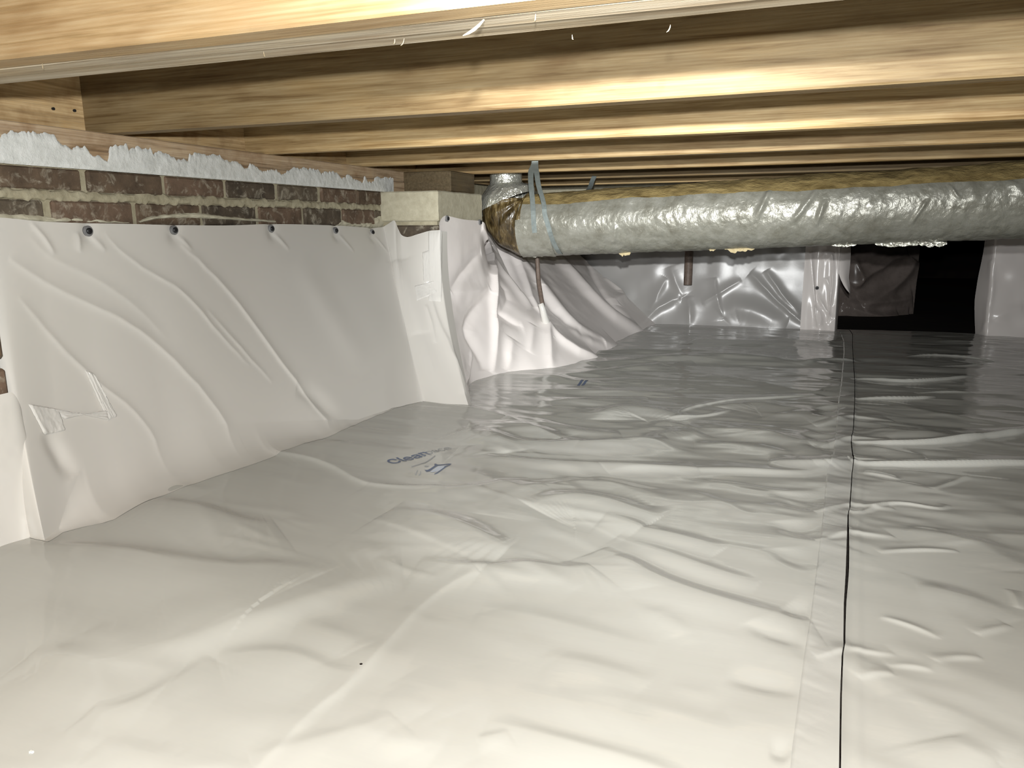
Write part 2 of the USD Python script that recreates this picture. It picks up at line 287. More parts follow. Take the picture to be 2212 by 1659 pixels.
# ------------------------------------------------------------------ timber
def beam(x0, x1, ya, yb, z0, z1, seed, wane=.003, n=150):
    """a sawn board along x: eight-sided section, lower arrises worn unevenly"""
    x = np.linspace(x0, x1, n); r = lambda k, a: a * (meshkit.fbm(np.stack([x * 5, x * 0 + k, x * 0 + seed], -1), 4, seed) - .2)
    c1, c2, c = np.abs(r(1, wane)) + .0015, np.abs(r(2, wane)) + .0015, .002
    dz = .0015 * (meshkit.noise(np.stack([x * 2, x * 0, x * 0 + seed], -1)) - .5)
    S = np.stack([np.stack([x, np.full(n, ya) + 0 * x, z0 + c1 + dz], -1), np.stack([x, ya + c1, z0 + dz], -1), np.stack([x, yb - c2, z0 + dz], -1), np.stack([x, 0 * x + yb, z0 + c2 + dz], -1),
                  np.stack([x, 0 * x + yb, 0 * x + z1 - c], -1), np.stack([x, 0 * x + yb - c, 0 * x + z1], -1), np.stack([x, 0 * x + ya + c, 0 * x + z1], -1), np.stack([x, 0 * x + ya, 0 * x + z1 - c], -1)], 1)
    i = np.arange(n * 8).reshape(n, 8); j = np.roll(i, -1, 1)
    f = np.stack([i[:-1], i[1:], j[1:], j[:-1]], -1).reshape(-1, 4)
    caps = [[k[0], k[a], k[a + 1]] for k in (i[0], i[-1][::-1]) for a in range(1, 7)]
    v, ft, _ = meshkit.arrays((S.reshape(-1, 3), f))
    return trimesh.Trimesh(v, np.vstack([ft, caps]), process=False)
XR = -1.365
g = thing('girder', 'three-board timber girder, nearest beam, across the top of the photo', 'beam')
for k, (a, b, z, m) in enumerate(((.655, .6925, 0, 'girder_wood'), (.6955, .7320, .0012, 'girder_edge_wood'), (.7350, .7725, .0035, 'girder_edge_wood'))):
    obj('board', beam(XR, 6.4, a, b, SILL1 + z, TOP - .001, 11 + k, .003), m, g, 25)
def splinter(a, b, w, par):
    a, b = np.array(a), np.array(b); m = (a + b) / 2 + [0, 0, -.002]
    obj('splinter', tube([a, m, b], [w * .5, w, w * .25], 5, 2), 'splinter_wood', par)
splinter(at(1046, 42, z=SILL1 - .001), at(1000, 77, z=SILL1 - .012), .0016, g)
for u, v in ((853, 91), (873, 90), (570, 118), (92, 143), (1157, 38), (1236, 82), (1448, 61)):
    p = at(u, v, z=SILL1 - .003); q = p + [rng.uniform(-.004, .004), rng.uniform(-.002, .002), -rng.uniform(.001, .004)]
    splinter(p + [0, 0, .003], q, .0006, g)
jl = ['first single joist behind the three-board girder, with the tallest lit face',
      'second single joist behind the girder, lower edge eroded at the right',
      'third single joist behind the girder, a thin pale strip',
      'fourth single joist, its pale edge just above the pilaster cap block',
      'fifth single joist, dark, running just behind the top of the duct', 'sixth single joist, the farthest one, dark and reddish behind the duct']
for k in range(6):
    y = 1.2172 + .4872 * k
    obj('floor_joist', beam(XR, 6.4, y, y + .038, SILL1, TOP - .001, 31 + k, [.003, .011, .004, .004, .003, .003][k]), f'joist_wood_{k % 4}', smooth=25, label=jl[k], cat='joist')
r = thing('rim_joist', 'dark brown rim board standing on the sill behind the joist ends at the left', 'rim board')
obj('board', box((XR - .038, -1.5, SILL1), (XR - .0005, YF, TOP - .001), .002), 'rim_wood', r)
for u, v in ((114, 235), (160, 239)):
    p = at(u, v, x=XR); c = trimesh.creation.cylinder(.0028, .006, sections=10); c.apply_transform(trimesh.transformations.rotation_matrix(math.pi / 2, [0, 1, 0])); c.apply_translation(p)
    obj('nail', c, 'pin_black', r)
SX = -1.303
s = thing('sill_plate', 'doubled timber sill plate under the joist ends, its face daubed white', 'sill plate')
def ybeam(x0, x1, y0, y1, z0, z1, seed, wane):
    b = beam(y0, y1, -x1, -x0, z0, z1, seed, wane); v = np.array(b.vertices); b.vertices = np.stack([-v[:, 1], v[:, 0], v[:, 2]], -1); b.invert() if b.volume < 0 else None
    return b
YS = at(873, 395, x=SX)[1]
obj('plate', ybeam(-1.44, SX, -1.5, YS, SILL0, SILL0 + .0365, 5, .002), 'sill_wood', s, 25)
obj('plate', ybeam(-1.44, SX - .003, -1.5, YS + .15, SILL0 + .037, SILL1, 6, .005), 'sill_wood', s, 25)
edge = [(-60, 296), (0, 300), (20, 283), (60, 283), (81, 285), (118, 292), (125, 306), (147, 321), (165, 317), (184, 315), (195, 333), (215, 336), (232, 349), (236, 322), (248, 310), (274, 314), (278, 330), (285, 319), (325, 319), (330, 336), (344, 327), (366, 336), (385, 342), (407, 348), (410, 332), (440, 333), (472, 336), (483, 344), (515, 352), (530, 363), (547, 353), (567, 372), (580, 368), (597, 364)]
edge += [(500 + a / 3.687, 300 + b / 3.687) for a, b in ((400, 275), (490, 235), (600, 235), (690, 245), (720, 285), (760, 258), (840, 262), (880, 305), (940, 290), (1000, 330), (1040, 350), (1060, 290), (1090, 345), (1120, 350), (1150, 300), (1250, 310), (1285, 312))]
te = np.array([at(u, v, x=SX)[1:] for u, v in edge]); te = te[np.argsort(te[:, 0])]
yy = np.linspace(te[0, 0], te[-1, 0], 900); zz = np.interp(yy, te[:, 0], te[:, 1]) + .013 * (meshkit.fbm(np.stack([yy * 120, yy * 0, yy * 0], -1), 4, 9) - .5)
zz = np.minimum(zz, SILL1 - .002)
nz = 12; sv = np.linspace(0, 1, nz)
PZ = SILL0 - .001 + (zz - SILL0 + .001)[:, None] * sv[None]; PY = np.broadcast_to(yy[:, None], PZ.shape)
PX = SX + .0012 + .0016 * meshkit.fbm(np.stack([PY * 70, PZ * 70, PZ * 0], -1), 3, 4); PX[:, 0] = PX[:, -1] = SX - .001
obj('white_coating', grid(np.stack([PX, PY, PZ], -1)), 'mastic', s, True, label='ragged white brushed-on coating')
obj('bearing_block', box((-1.31, YS + .004, SILL0 + .001), (-1.125, 2.68, SILL1 - .001), .003), 'dark_wood', label='dark timber block lying on the concrete block below the fourth joist', cat='timber block')

# ------------------------------------------------------------------ pilasters
PY0, PY1, PXF = 2.315, 2.70, -1.104
p = thing('pilaster', 'wall pilaster beside the duct elbow, pale concrete cap block over brick', 'pilaster')
cb = box((WX - .01, PY0, SILL0 - .1), (PXF, PY1, SILL0 - .001), .004).subdivide().subdivide().subdivide()
cb.vertices = np.array(cb.vertices) + (meshkit.fbm(np.array(cb.vertices) * 55, 3, 2)[:, None] - .5) * .003
obj('cap_block', cb, 'concrete', p, 30)
obj('mortar_core', box((WX - .01, PY0 + .008, -.03), (PXF - .008, PY1 - .008, SILL0 - .1)), 'mortar', p)
z = SILL0 - .112
for row in range(9):
    cut = [(WX + .002, WX + .10), (WX + .108, PXF)] if row % 2 else [(WX + .002, PXF)]
    for a, b in cut:
        obj('brick', box((a, PY0, z - BH), (b, PY0 + .1, z), .004), f'brick_{(row + 1) % 3}', p)
    for a, b in (((PY0 + .108, PY0 + .24), (PY0 + .248, PY1)) if row % 2 else ((PY0 + .108, PY1),)):
        obj('brick', box((PXF - .1, a, z - BH), (PXF, b, z), .004), f'brick_{row % 4}', p)
    z -= PITCHB
QX, QY = -1.200, .862
p2 = thing('pier', 'brown brick pier cut by the left edge, its foot wrapped in white sheet', 'pier')
obj('mortar_core', box((WX, .40, -.03), (QX - .006, QY - .006, SILL0 - .002)), 'mortar', p2)
z = SILL0 - .003
for row in range(10):
    for a, b in ((.40, .595), (.605, QY)) if row % 2 else ((.40, .495), (.505, .70), (.71, QY)):
        obj('brick', box((QX - .1, a, z - BH), (QX, b, z), .004), f'brick_{2 if row % 2 else 0}', p2)
    z -= PITCHB

# ------------------------------------------------------------------ floor sheets
seam_px = [(1841, 722), (1841, 747), (1846, 824), (1846, 859), (1843, 924), (1838, 953), (1843, 998), (1840, 1020), (1835, 1094), (1831, 1110), (1827, 1235), (1823, 1302), (1822, 1397), (1818, 1417), (1815, 1504), (1813, 1659), (1811, 1800)]
seam = np.array([at(u, v, z=.008)[:2] for u, v in seam_px]); seam = seam[np.argsort(seam[:, 1])]
def seam_x(y): return np.interp(y, seam[:, 1], seam[:, 0])
tl_px = [(1822, 735), (1823, 759), (1817, 824), (1811, 859), (1806, 924), (1801, 972), (1794, 1004), (1786, 1020), (1778, 1110), (1763, 1235), (1751, 1332), (1739, 1403), (1732, 1454), (1722, 1531), (1712, 1605), (1707, 1659), (1700, 1800)]
tl = np.array([at(u, v, z=.008)[:2] for u, v in tl_px]); tl = tl[np.argsort(tl[:, 1])]
def tape_x(y): return np.interp(y, tl[:, 1], tl[:, 0])

RIDGES = []                                           # (line in x y, amplitude, width far/left side, width near/right side, power, taper)
def dyx(v):
    y = at(CX, v, z=.005)[1]; return (EYE[2] ** 2 + y ** 2) / (EYE[2] * FPX) * 1.0
def band(pts, thick, slope=.17, near=3.0, p=2.0, taper=.6):
    """a fold whose far flank the photo shows as a dark band: crest along pts (the band's lower edge)"""
    L = np.array([at(u, v, z=.006)[:2] for u, v in pts]); vm = np.mean([q[1] for q in pts])
    wf = max(thick * dyx(vm) / 1.5, .004); amp = slope * (1.9 if vm < 1040 else 1.7) * wf / .86
    RIDGES.append((smoothline(L), amp, wf, wf * near, p, taper))
def fold(pts, thick, slope=.75, far=2.5, p=1.6, taper=.5):
    """a narrow upright fold whose near flank catches the light: thick = its height in pixels"""
    L = np.array([at(u, v, z=.006)[:2] for u, v in pts]); ym = np.mean(np.linalg.norm(L, axis=1))
    amp = thick * ym / FPX; wn = max(amp / slope, .0045)
    RIDGES.append((smoothline(L), amp, wn * far, wn, p, taper))
# foreground swells
band([(-20, 1222), (85, 1226), (211, 1228), (307, 1236), (400, 1245), (520, 1250), (640, 1246), (690, 1256)], 34, .20, 3)
band([(300, 1120), (380, 1128), (440, 1140), (520, 1158), (600, 1150)], 30, .22, 2.2)
band([(236, 1100), (330, 1085), (450, 1090)], 16, .10, 2)
band([(870, 1240), (735, 1270), (615, 1320), (480, 1368), (346, 1412), (192, 1420), (60, 1438)], 48, .15, 2.5)
band([(60, 1445), (192, 1455), (307, 1462), (384, 1466)], 38, .12, 2.5)
band([(200, 1545), (269, 1540), (346, 1502), (410, 1460), (460, 1430)], 18, .13, 3)
band([(470, 1430), (540, 1416), (615, 1416), (692, 1440), (770, 1456)], 22, .12, 3.5)
band([(540, 1640), (640, 1610), (750, 1582), (850, 1544)], 26, .08, 3)
band([(840, 1112), (930, 1130), (1007, 1155), (1060, 1180), (1094, 1188)], 30, .22, 2.6)
band([(905, 1216), (960, 1224), (1010, 1230), (1070, 1226), (1161, 1222), (1230, 1230), (1280, 1226)], 15, .22, 4)
band([(1290, 1190), (1411, 1250), (1500, 1285), (1601, 1315), (1700, 1338), (1752, 1342)], 28, .18, 3)
band([(1050, 1560), (1150, 1580), (1240, 1605), (1330, 1630), (1450, 1668), (1500, 1690)], 24, .13, 4)
band([(1030, 1592), (1060, 1588), (1100, 1580)], 12, .10, 3)
band([(1150, 1100), (1200, 1090), (1247, 1088), (1320, 1100), (1380, 1114), (1420, 1124)], 28, .22, 2)
band([(1036, 1112), (1090, 1080), (1166, 1058), (1268, 1045), (1370, 1058), (1440, 1092)], 20, .10, 2.4)
band([(1300, 1130), (1400, 1150), (1490, 1170), (1560, 1190)], 18, .16, 2)
band([(1330, 1165), (1450, 1205), (1560, 1240), (1640, 1262)], 18, .13, 2)
band([(1040, 1310), (1150, 1330), (1300, 1370), (1420, 1400)], 26, .05, 3)
band([(1180, 1420), (1300, 1440), (1400, 1475)], 26, .05, 3)
band([(1200, 1500), (1380, 1520), (1600, 1590)], 30, .04, 3)
band([(640, 1360), (720, 1370), (780, 1400)], 26, .05, 3)
# sharp crease rising from the foreground to the middle
RIDGES.append((smoothline(np.array([at(u, v, z=.006)[:2] for u, v in ((530, 1690), (553, 1659), (607, 1603), (692, 1519), (730, 1492), (769, 1457), (850, 1369), (930, 1288), (985, 1256), (1034, 1240))])), .0022, .020, .008, 1.5, .3))
RIDGES.append((smoothline(np.array([at(u, v, z=.006)[:2] for u, v in ((523, 989), (570, 1001), (662, 1012), (738, 1035), (793, 1058), (899, 1064), (960, 1062))])), .006, .03, .010, 1.3, .5))
band([(793, 1062), (870, 1068), (960, 1064), (1080, 1052), (1150, 1040)], 12, .16, 3)
band([(580, 1000), (680, 985), (800, 988), (860, 1005)], 20, .06, 2)
# middle distance
RIDGES.append((smoothline(np.array([at(u, v, z=.006)[:2] for u, v in ((880, 868), (910, 862), (1016, 889), (1085, 906), (1166, 938), (1223, 953), (1260, 958))])), .010, .03, .05, 1.3, .4))
band([(1060, 950), (1090, 958), (1150, 965), (1240, 966), (1330, 964), (1420, 948), (1490, 930)], 14, .22, 2.0)
band([(985, 985), (1060, 992), (1170, 1004), (1290, 1010), (1400, 1010), (1500, 1008)], 12, .2, 2)
band([(1000, 938), (1040, 950), (1070, 968), (1094, 984)], 20, .2, 1.5)
band([(1010, 925), (1120, 930), (1220, 948)], 12, .15, 2)
band([(1100, 905), (1180, 918), (1250, 930), (1340, 935)], 10, .15, 2)
band([(1310, 905), (1350, 886), (1420, 890), (1480, 905)], 12, .18, 2)
band([(1410, 930), (1460, 915), (1490, 925), (1440, 950)], 8, .12, 2)
fold([(1310, 1022), (1400, 1016), (1500, 1016), (1600, 1016), (1700, 1020), (1790, 1010)], 9, .55, 3)
fold([(1660, 1000), (1710, 1004), (1790, 1006), (1850, 998)], 12, .6, 2)
fold([(1447, 904), (1490, 900), (1545, 894), (1577, 884)], 4, 2)
fold([(1460, 893), (1512, 876), (1573, 866), (1700, 854), (1790, 850)], 5, 1.4, 3)
fold([(1730, 790), (1760, 782), (1830, 778), (1860, 782)], 4, .6)
band([(1250, 762), (1400, 760), (1560, 764), (1700, 772)], 7, .16, 2)
band([(1280, 786), (1400, 778), (1560, 774), (1690, 780), (1780, 770)], 8, .16, 2)
band([(1130, 822), (1240, 806), (1380, 792), (1500, 785)], 5, .12, 2)
band([(1120, 850), (1240, 842), (1360, 846), (1480, 838)], 6, .13, 2)
band([(1180, 870), (1280, 862), (1400, 860)], 6, .13, 2)
band([(1500, 735), (1640, 742), (1800, 735)], 6, .14, 2)
band([(1090, 808), (1200, 815), (1290, 830)], 6, .10, 2)
band([(1560, 880), (1640, 872), (1740, 892), (1790, 905)], 12, .14, 2)
band([(1480, 915), (1600, 930), (1700, 950), (1790, 960)], 14, .14, 2)
band([(1500, 960), (1600, 968), (1720, 985)], 10, .14, 2)
# puckers that run into the seam
def trough(pts, bright, dark, slope=.2, taper=.9):
    """a dent: its far flank faces the lamp (bright px high), its near flank turns away (dark px high)"""
    L = np.array([at(u, v, z=.006)[:2] for u, v in pts]); k = dyx(np.mean([q[1] for q in pts])); wn = max(dark * k / 1.3, .006)
    RIDGES.append((smoothline(L), -slope * wn / .86, max(bright * k / 1.4, .008), wn, 2.0, taper))
for a in ([(1684, 1124), (1722, 1146), (1771, 1160)], [(1672, 1184), (1709, 1208), (1766, 1229)], [(1690, 1315), (1720, 1324), (1752, 1331)], [(1614, 1350), (1668, 1375), (1742, 1392)], [(1566, 1458), (1635, 1476), (1730, 1492)], [(1684, 1060), (1725, 1085), (1777, 1099)], [(1660, 1615), (1680, 1620), (1706, 1630)]):
    trough(a, 34, 16)
for a in ([(1735, 936), (1770, 947), (1802, 957)], [(1740, 918), (1775, 928), (1805, 936)], [(1755, 890), (1785, 895), (1808, 900)], [(1730, 956), (1770, 965), (1800, 975)], [(1770, 876), (1790, 881), (1810, 885)], [(1765, 842), (1790, 846), (1812, 853)], [(1745, 1150), (1790, 1163), (1830, 1160)]):
    trough(a, 14, 8)
for v in (905, 953, 998, 1092, 1156, 1410):           # folds that cross the tape
    fold([(1760, v + 12), (1800, v + 4), (1840, v - 4), (1880, v - 1), (1930, v + 2)], 5, .6, 3)
# the long glossy folds of the right-hand sheet
fold([(1840, 1004), (1950, 1006), (2080, 1006), (2212, 1003), (2330, 1000)], 12, 2.4, 5, 1.4, .25)
fold([(1842, 956), (1950, 961), (2040, 957), (2130, 945), (2212, 933), (2320, 915)], 10, 2.4, 5, 1.4, .3)
fold([(1845, 860), (1900, 861), (1955, 861), (2020, 856)], 6, 2.2)
fold([(1840, 817), (1890, 818), (1950, 822), (2030, 820), (2115, 812)], 6, 2.2)
fold([(1960, 770), (2020, 768), (2090, 772), (2150, 780)], 4, 2)
fold([(2020, 790), (2080, 790), (2140, 786)], 2.5, .9)
fold([(1980, 848), (2030, 846), (2100, 848)], 2.5, .9)
fold([(1832, 1107), (1870, 1102), (1890, 1092), (1920, 1085), (1960, 1086), (2010, 1094), (2050, 1088)], 6, 1.8, 2.5)
fold([(1900, 1195), (1940, 1191), (1980, 1189), (2070, 1193)], 4, 1.8)
fold([(2015, 1056), (2050, 1045), (2092, 1028)], 3.5, .9)
fold([(2020, 1430), (2060, 1421), (2120, 1420)], 4, .9)
fold([(1920, 1440), (1970, 1441), (2015, 1450)], 4, .9)
fold([(1855, 1468), (1890, 1460), (1930, 1458)], 4, .7)
fold([(2182, 1272), (2190, 1290), (2198, 1312)], 4, .9)
fold([(2110, 1370), (2140, 1362), (2180, 1350)], 4, .9)
fold([(1865, 1020), (1900, 1026), (1945, 1036)], 4, .8)
fold([(1900, 1332), (1960, 1350), (2030, 1378)], 4, .5, 2)
band([(1870, 960), (1920, 975), (2000, 985)], 10, .12, 2)
band([(1900, 925), (1960, 940), (2040, 930)], 14, .12, 2)
band([(2040, 1590), (2090, 1625), (2160, 1655)], 40, .10, 2.5)
band([(1960, 1140), (2080, 1170), (2212, 1230)], 24, .07, 2.5)
band([(1980, 1270), (2080, 1290), (2200, 1340)], 24, .06, 2.5)
band([(1900, 1500), (2050, 1540), (2212, 1620)], 34, .05, 2.5)
# the uncounted small wrinkles between them
for k in range(300):
    u, v = rng.uniform(300, 2300), 715 + 520 * rng.random() ** 1.5
    c = at(u, v, z=.006)[:2]
    if c[0] < -.95 + .25 * (c[1] > 2.2): continue
    ln = rng.uniform(.08, .42) * (0.5 + .3 * c[1]); an = rng.normal(-.10, .28); d = np.array([math.cos(an), math.sin(an)])
    m = c + rng.normal(0, .03 * ln, 2); w = rng.uniform(.006, .018) * (.55 + .3 * c[1])
    RIDGES.append((smoothline(np.array([c - d * ln / 2, m, c + d * ln / 2]), 3), w * rng.uniform(.03, .13), w * rng.uniform(.8, 1.6), w * rng.uniform(.8, 2.2), 2.0, .7))
for k in range(110):                                  # near ground: wide and shallow, running down to the right
    u, v = rng.uniform(-50, 2250), rng.uniform(1080, 1700)
    c = at(u, v, z=.006)[:2]; ln = rng.uniform(.06, .22); an = rng.normal(-.05 if u < 900 else -.45, .3); d = np.array([math.cos(an), math.sin(an)])
    w = rng.uniform(.011, .028)
    RIDGES.append((np.array([c - d * ln / 2, c + rng.normal(0, .01, 2), c + d * ln / 2]), w * rng.uniform(.02, .07), w, w * 1.5, 2.0, .8))

RISE = .03
def rise(x, y): return RISE * np.clip((-.50 - x) / .62, 0, 1) ** 1.2 * np.clip((2.35 - y) / .5, 0, 1)
def height(x, y):
    P = np.stack([x.ravel(), y.ravel()], -1); H = np.full(len(P), .004)
    q = np.stack([P[:, 0] * 1.6, P[:, 1] * 3.2, 0 * P[:, 0]], -1)
    H += .010 * (meshkit.fbm(q, 3, 21) - .5)
    far = np.clip((P[:, 1] - 1.15) / .5, 0, 1)
    H += far * .009 * (meshkit.fbm(np.stack([P[:, 0] * 3.2 + P[:, 1] * .8, P[:, 1] * 11 - P[:, 0] * 1.5, 0 * P[:, 0]], -1), 3, 33) - .5)
    for L, amp, wl, wr, p_, tp in RIDGES:
        bumpline(P, H, L, amp, wl, wr, p_, tp)
    return H.reshape(x.shape) + rise(x, y)
ys = [.40]
while ys[-1] < YF + .012: ys.append(ys[-1] + .0026 * max(1, ys[-1] / 1.2) ** .85)
ys = np.array([-5.5, -3, -1.5, -.8, -.4, 0, .2, .3] + ys)
def sheet(x0, x1, n, dz=None):
    s = np.linspace(0, 1, n)[None]; Y = np.broadcast_to(ys[:, None], (len(ys), n)); X = x0[:, None] + (x1 - x0)[:, None] * s
    Zh = height(X, Y)
    if dz is not None: Zh = Zh + dz(X, Y)
    return np.stack([X, Y, Zh], -1)
sx = seam_x(ys); tx = tape_x(ys)
fl = thing('ground_sheet', 'big white plastic sheet on the ground left of the taped seam', 'floor sheet')
n_left = 540
PL = sheet(np.full(len(ys), -1.33), sx, n_left)
wall_fade = np.clip((PL[..., 0] + 1.28) / .1, 0, 1)
rs_ = rise(PL[..., 0], PL[..., 1]); PL[..., 2] = (PL[..., 2] - rs_) * (.25 + .75 * wall_fade) + rs_
def floor_z(x, y):
    r_ = rise(x, y); return (height(x, y) - r_) * (.25 + .75 * np.clip((x + 1.28) / .1, 0, 1)) + r_
obj('sheet', grid(PL, True), 'floor_liner', fl, True)
fr = thing('ground_sheet', 'glossy white floor sheet right of the taped seam, with long thin folds', 'floor sheet')
gap = .0016 + .0028 * np.exp(-((ys - np.interp(1260, [1110, 1400], [at(1830, 1110, z=0)[1], at(1822, 1400, z=0)[1]])) / .16) ** 2)
def rdz(X, Y):
    d = X - seam_x(Y)
    return .0016 * (1 / (1 + np.exp((d - .022) / .0015))) * (Y < 1.7) + .003 * np.exp(-(d / .006) ** 2)
xr = np.r_[np.linspace(0, 1, 270)]
PR = sheet(sx + gap, np.full(len(ys), 1.12), 290, rdz)
PR2 = np.stack([np.broadcast_to(np.linspace(1.12, 6.42, 12)[None], (len(ys), 12)), np.broadcast_to(ys[:, None], (len(ys), 12)), np.broadcast_to(PR[:, -1:, 2], (len(ys), 12))], -1)
obj('sheet', grid(np.concatenate([PR, PR2[:, 1:]], 1), True), 'floor_liner', fr, True)
# seam tape
n_t = 22; st = np.linspace(0, 1, n_t)[None]; yt = ys[(ys > .42) & (ys < YF - .05)]
XT = tape_x(yt)[:, None] + (seam_x(yt) - .0008 - tape_x(yt))[:, None] * st; YT = np.broadcast_to(yt[:, None], XT.shape)
wr_ = .0010 * (meshkit.fbm(np.stack([YT * 60 + XT * 25, XT * 8, 0 * XT], -1), 3, 8) - .4) * np.exp(-((st - .0) / .8) ** 2)
ZT = height(XT, YT) + .0016 + np.maximum(wr_, -.0008); ZT[:, 0] -= .0014
obj('seam_tape', grid(np.stack([XT, YT, ZT], -1), True), 'seam_tape', smooth=True, label='white tape strip running along the floor seam towards the dark opening', cat='tape')

# printing on the floor sheet
def on_floor(P, dz=.0009):
    P = np.asarray(P, float); return np.stack([P[:, 0], P[:, 1], height(P[:, 0], P[:, 1]) + dz], -1)
def print_mesh(m2):
    v, f = tri(m2); v, f = trimesh.remesh.subdivide_to_size(v, f, .004); return on_floor(v[:, :2]), f
lo_, hi_ = at(848, 1020, z=.006), at(941, 993, z=.006)
ux = (hi_ - lo_)[:2]; ulen = np.linalg.norm(ux); ux /= ulen; uy = np.array([-ux[1], ux[0]])
def lettering(text, h, off, up, bold=False):
    t = meshkit.text_mesh(text, h, .0004, bold); v = np.array(t.vertices); k = np.isclose(v[:, 2], v[:, 2].max()); fk = np.array(t.faces); fk = fk[k[fk].all(1)]
    q = lo_[:2] + (v[:, :1] + off) * ux + (v[:, 1:2] + up) * uy
    return q, fk
def printed(name, q, f, m, label=None):
    v3, f3 = trimesh.remesh.subdivide_to_size(np.c_[q, np.zeros(len(q))], f, .005); obj(name, (on_floor(v3[:, :2]), f3), m, fl, True, label=label)
q, f = lettering('Clean', .030, .004, .006, True); printed('printed_word', q, f, 'ink_blue', 'blue-grey printed word Clean')
q, f = lettering('Space', .024, .088, .008); printed('printed_word', q, f, 'ink_grey', 'faint grey printed word after the first')
def flat(poly_px, m, name, label=None):
    pg = Polygon([at(820 + a / 11.06, 960 + b / 11.06, z=.006)[:2] for a, b in poly_px]).buffer(0)
    for g_ in getattr(pg, 'geoms', [pg]):
        v, f = trimesh.creation.triangulate_polygon(g_, engine='earcut'); printed(name, np.asarray(v), np.asarray(f), m, label)
flat([(770, 690), (900, 650), (1090, 575), (1230, 490), (1340, 410), (1325, 398), (1200, 478), (1080, 560), (890, 634), (760, 672)], 'ink_grey', 'printed_line')
flat([(1075, 740), (1130, 782), (1200, 768), (1330, 680), (1390, 645), (1540, 612), (1690, 594), (1722, 572), (1670, 568), (1400, 612), (1345, 583), (1308, 598), (1322, 640), (1230, 700), (1150, 740)], 'ink_blue', 'printed_emblem', 'dark blue wedge-shaped printed emblem')
flat([(1722, 572), (1690, 602), (1590, 668), (1390, 805), (1315, 834), (1310, 820), (1380, 785), (1540, 675), (1555, 648), (1610, 632), (1680, 580)], 'ink_blue', 'printed_emblem')
flat([(1060, 660), (1120, 640), (1200, 655), (1120, 676)], 'ink_grey', 'printed_emblem')
flat([(1405, 650), (1600, 615), (1555, 648), (1540, 675), (1380, 775), (1250, 790), (1205, 775), (1340, 690)], 'ink_pale', 'printed_emblem')
flat([(903, 750), (922, 750), (882, 845), (848, 852)], 'ink_grey', 'printed_mark')
flat([(985, 770), (998, 800), (985, 840), (950, 860), (925, 845), (945, 838), (968, 825), (978, 800), (970, 775)], 'ink_grey', 'printed_mark')
for A in ([(1246, 832), (1252, 832), (1262, 821), (1256, 821)], [(1255, 832), (1262, 831), (1272, 820), (1265, 822)]):
    pg = np.array([at(u, v, z=.006)[:2] for u, v in A]); printed('printed_mark', pg, np.array([[0, 1, 2], [0, 2, 3]]), 'ink_blue')
def crumb(u, v, r_, m, label):
    c = trimesh.creation.icosphere(1, r_); c.vertices = np.array(c.vertices) * [1.3, .9, .6] * (1 + .3 * rng.normal(0, 1, (len(c.vertices), 1)) * .5)
    q = at(u, v, z=.006); q = on_floor(q[None, :2], r_ * .35)[0]; c.apply_translation(q); obj('debris', c, m, label=label, cat='debris')
crumb(780, 1437, .0015, 'soil', 'small dark speck lying beside the floor crease, left of centre')
crumb(70, 1639, .0022, 'mastic', 'small white crumb on the floor at the lower left corner')

# ------------------------------------------------------------------ wall sheets
def loft(st, ns, nt, mode=None):
    """a hanging sheet through stations of (top, middle, bottom) points"""
    A = np.array(st, float); d = np.r_[0, np.cumsum(np.linalg.norm(np.diff(A[:, 1], axis=0), axis=1) + .3 * np.linalg.norm(np.diff(A[:, 0], axis=0), axis=1) + .3 * np.linalg.norm(np.diff(A[:, 2], axis=0), axis=1))]
    Q = PchipInterpolator(d, A)(np.linspace(0, d[-1], ns))
    t = np.linspace(0, 1, nt)[None, :, None]
    return Q[:, 0:1] * (2 * (t - .5) * (t - 1)) + Q[:, 1:2] * (-4 * t * (t - 1)) + Q[:, 2:3] * (2 * t * (t - .5))
def crease(P, specs, toward):
    """presses folds into a sheet. specs: (pixels, height, width left, width right, power, taper)"""
    N = gnormals(P); N *= np.sign((N * (np.asarray(toward) - P)).sum(-1, keepdims=True)); sh = P.shape
    V, NN = P.reshape(-1, 3), N.reshape(-1, 3); tree = cKDTree(px(V)); H = np.zeros(len(V))
    for pts, amp, wl, wr, p_, tp in specs:
        L = smoothline(V[tree.query(np.asarray(smoothline(pts, 3)))[1]], 1)
        k = np.r_[True, np.linalg.norm(np.diff(L, axis=0), axis=1) > 1e-4]; L = L[k]
        if len(L) > 1: bumpline(V, H, L, amp, wl, wr, p_, tp, NN)
    return (V + NN * H[:, None]).reshape(sh)

WL = WX + .010
tops = [(-60, 466), (0, 470), (100, 479), (190, 482), (290, 484), (376, 486), (480, 487), (586, 484), (725, 487), (804, 492)]
T = [np.array([WL, .868, at(-60, 466, x=WL)[2]])] + [at(u, v, x=WL) for u, v in tops[1:]] + [np.array([WL + .004, PY0 - .012, at(829, 489, x=WL)[2]])]
FY = PY0 - .012
T += [at(838, 484, y=FY), at(851, 476, y=FY), at(860, 494, y=FY), at(868, 508, y=FY), at(880, 512, y=FY), at(905, 505, y=FY), at(932, 498, y=FY), at(950, 497, y=FY), np.array([PXF + .012, FY, at(958, 498, y=FY)[2]]), np.array([PXF + .015, PY0 + .035, at(958, 498, y=FY)[2] - .004])]
Bp = [(-1.275, .868)] + [tuple(at(u, v, z=.030)[:2]) for u, v in ((100, 1180), (160, 1132), (262, 1080), (380, 1033), (460, 1008), (525, 990), (620, 961), (725, 930), (830, 889), (903, 863))]
e0, e1 = at(915, 863, z=.026), at(1016, 889, z=.008)
Bp += [tuple((e0 + (e1 - e0) * k)[:2]) for k in np.linspace(0.02, 1, 9)]
Bp += [(Bp[-1][0] - .004, Bp[-1][1] + .03)]
st = []
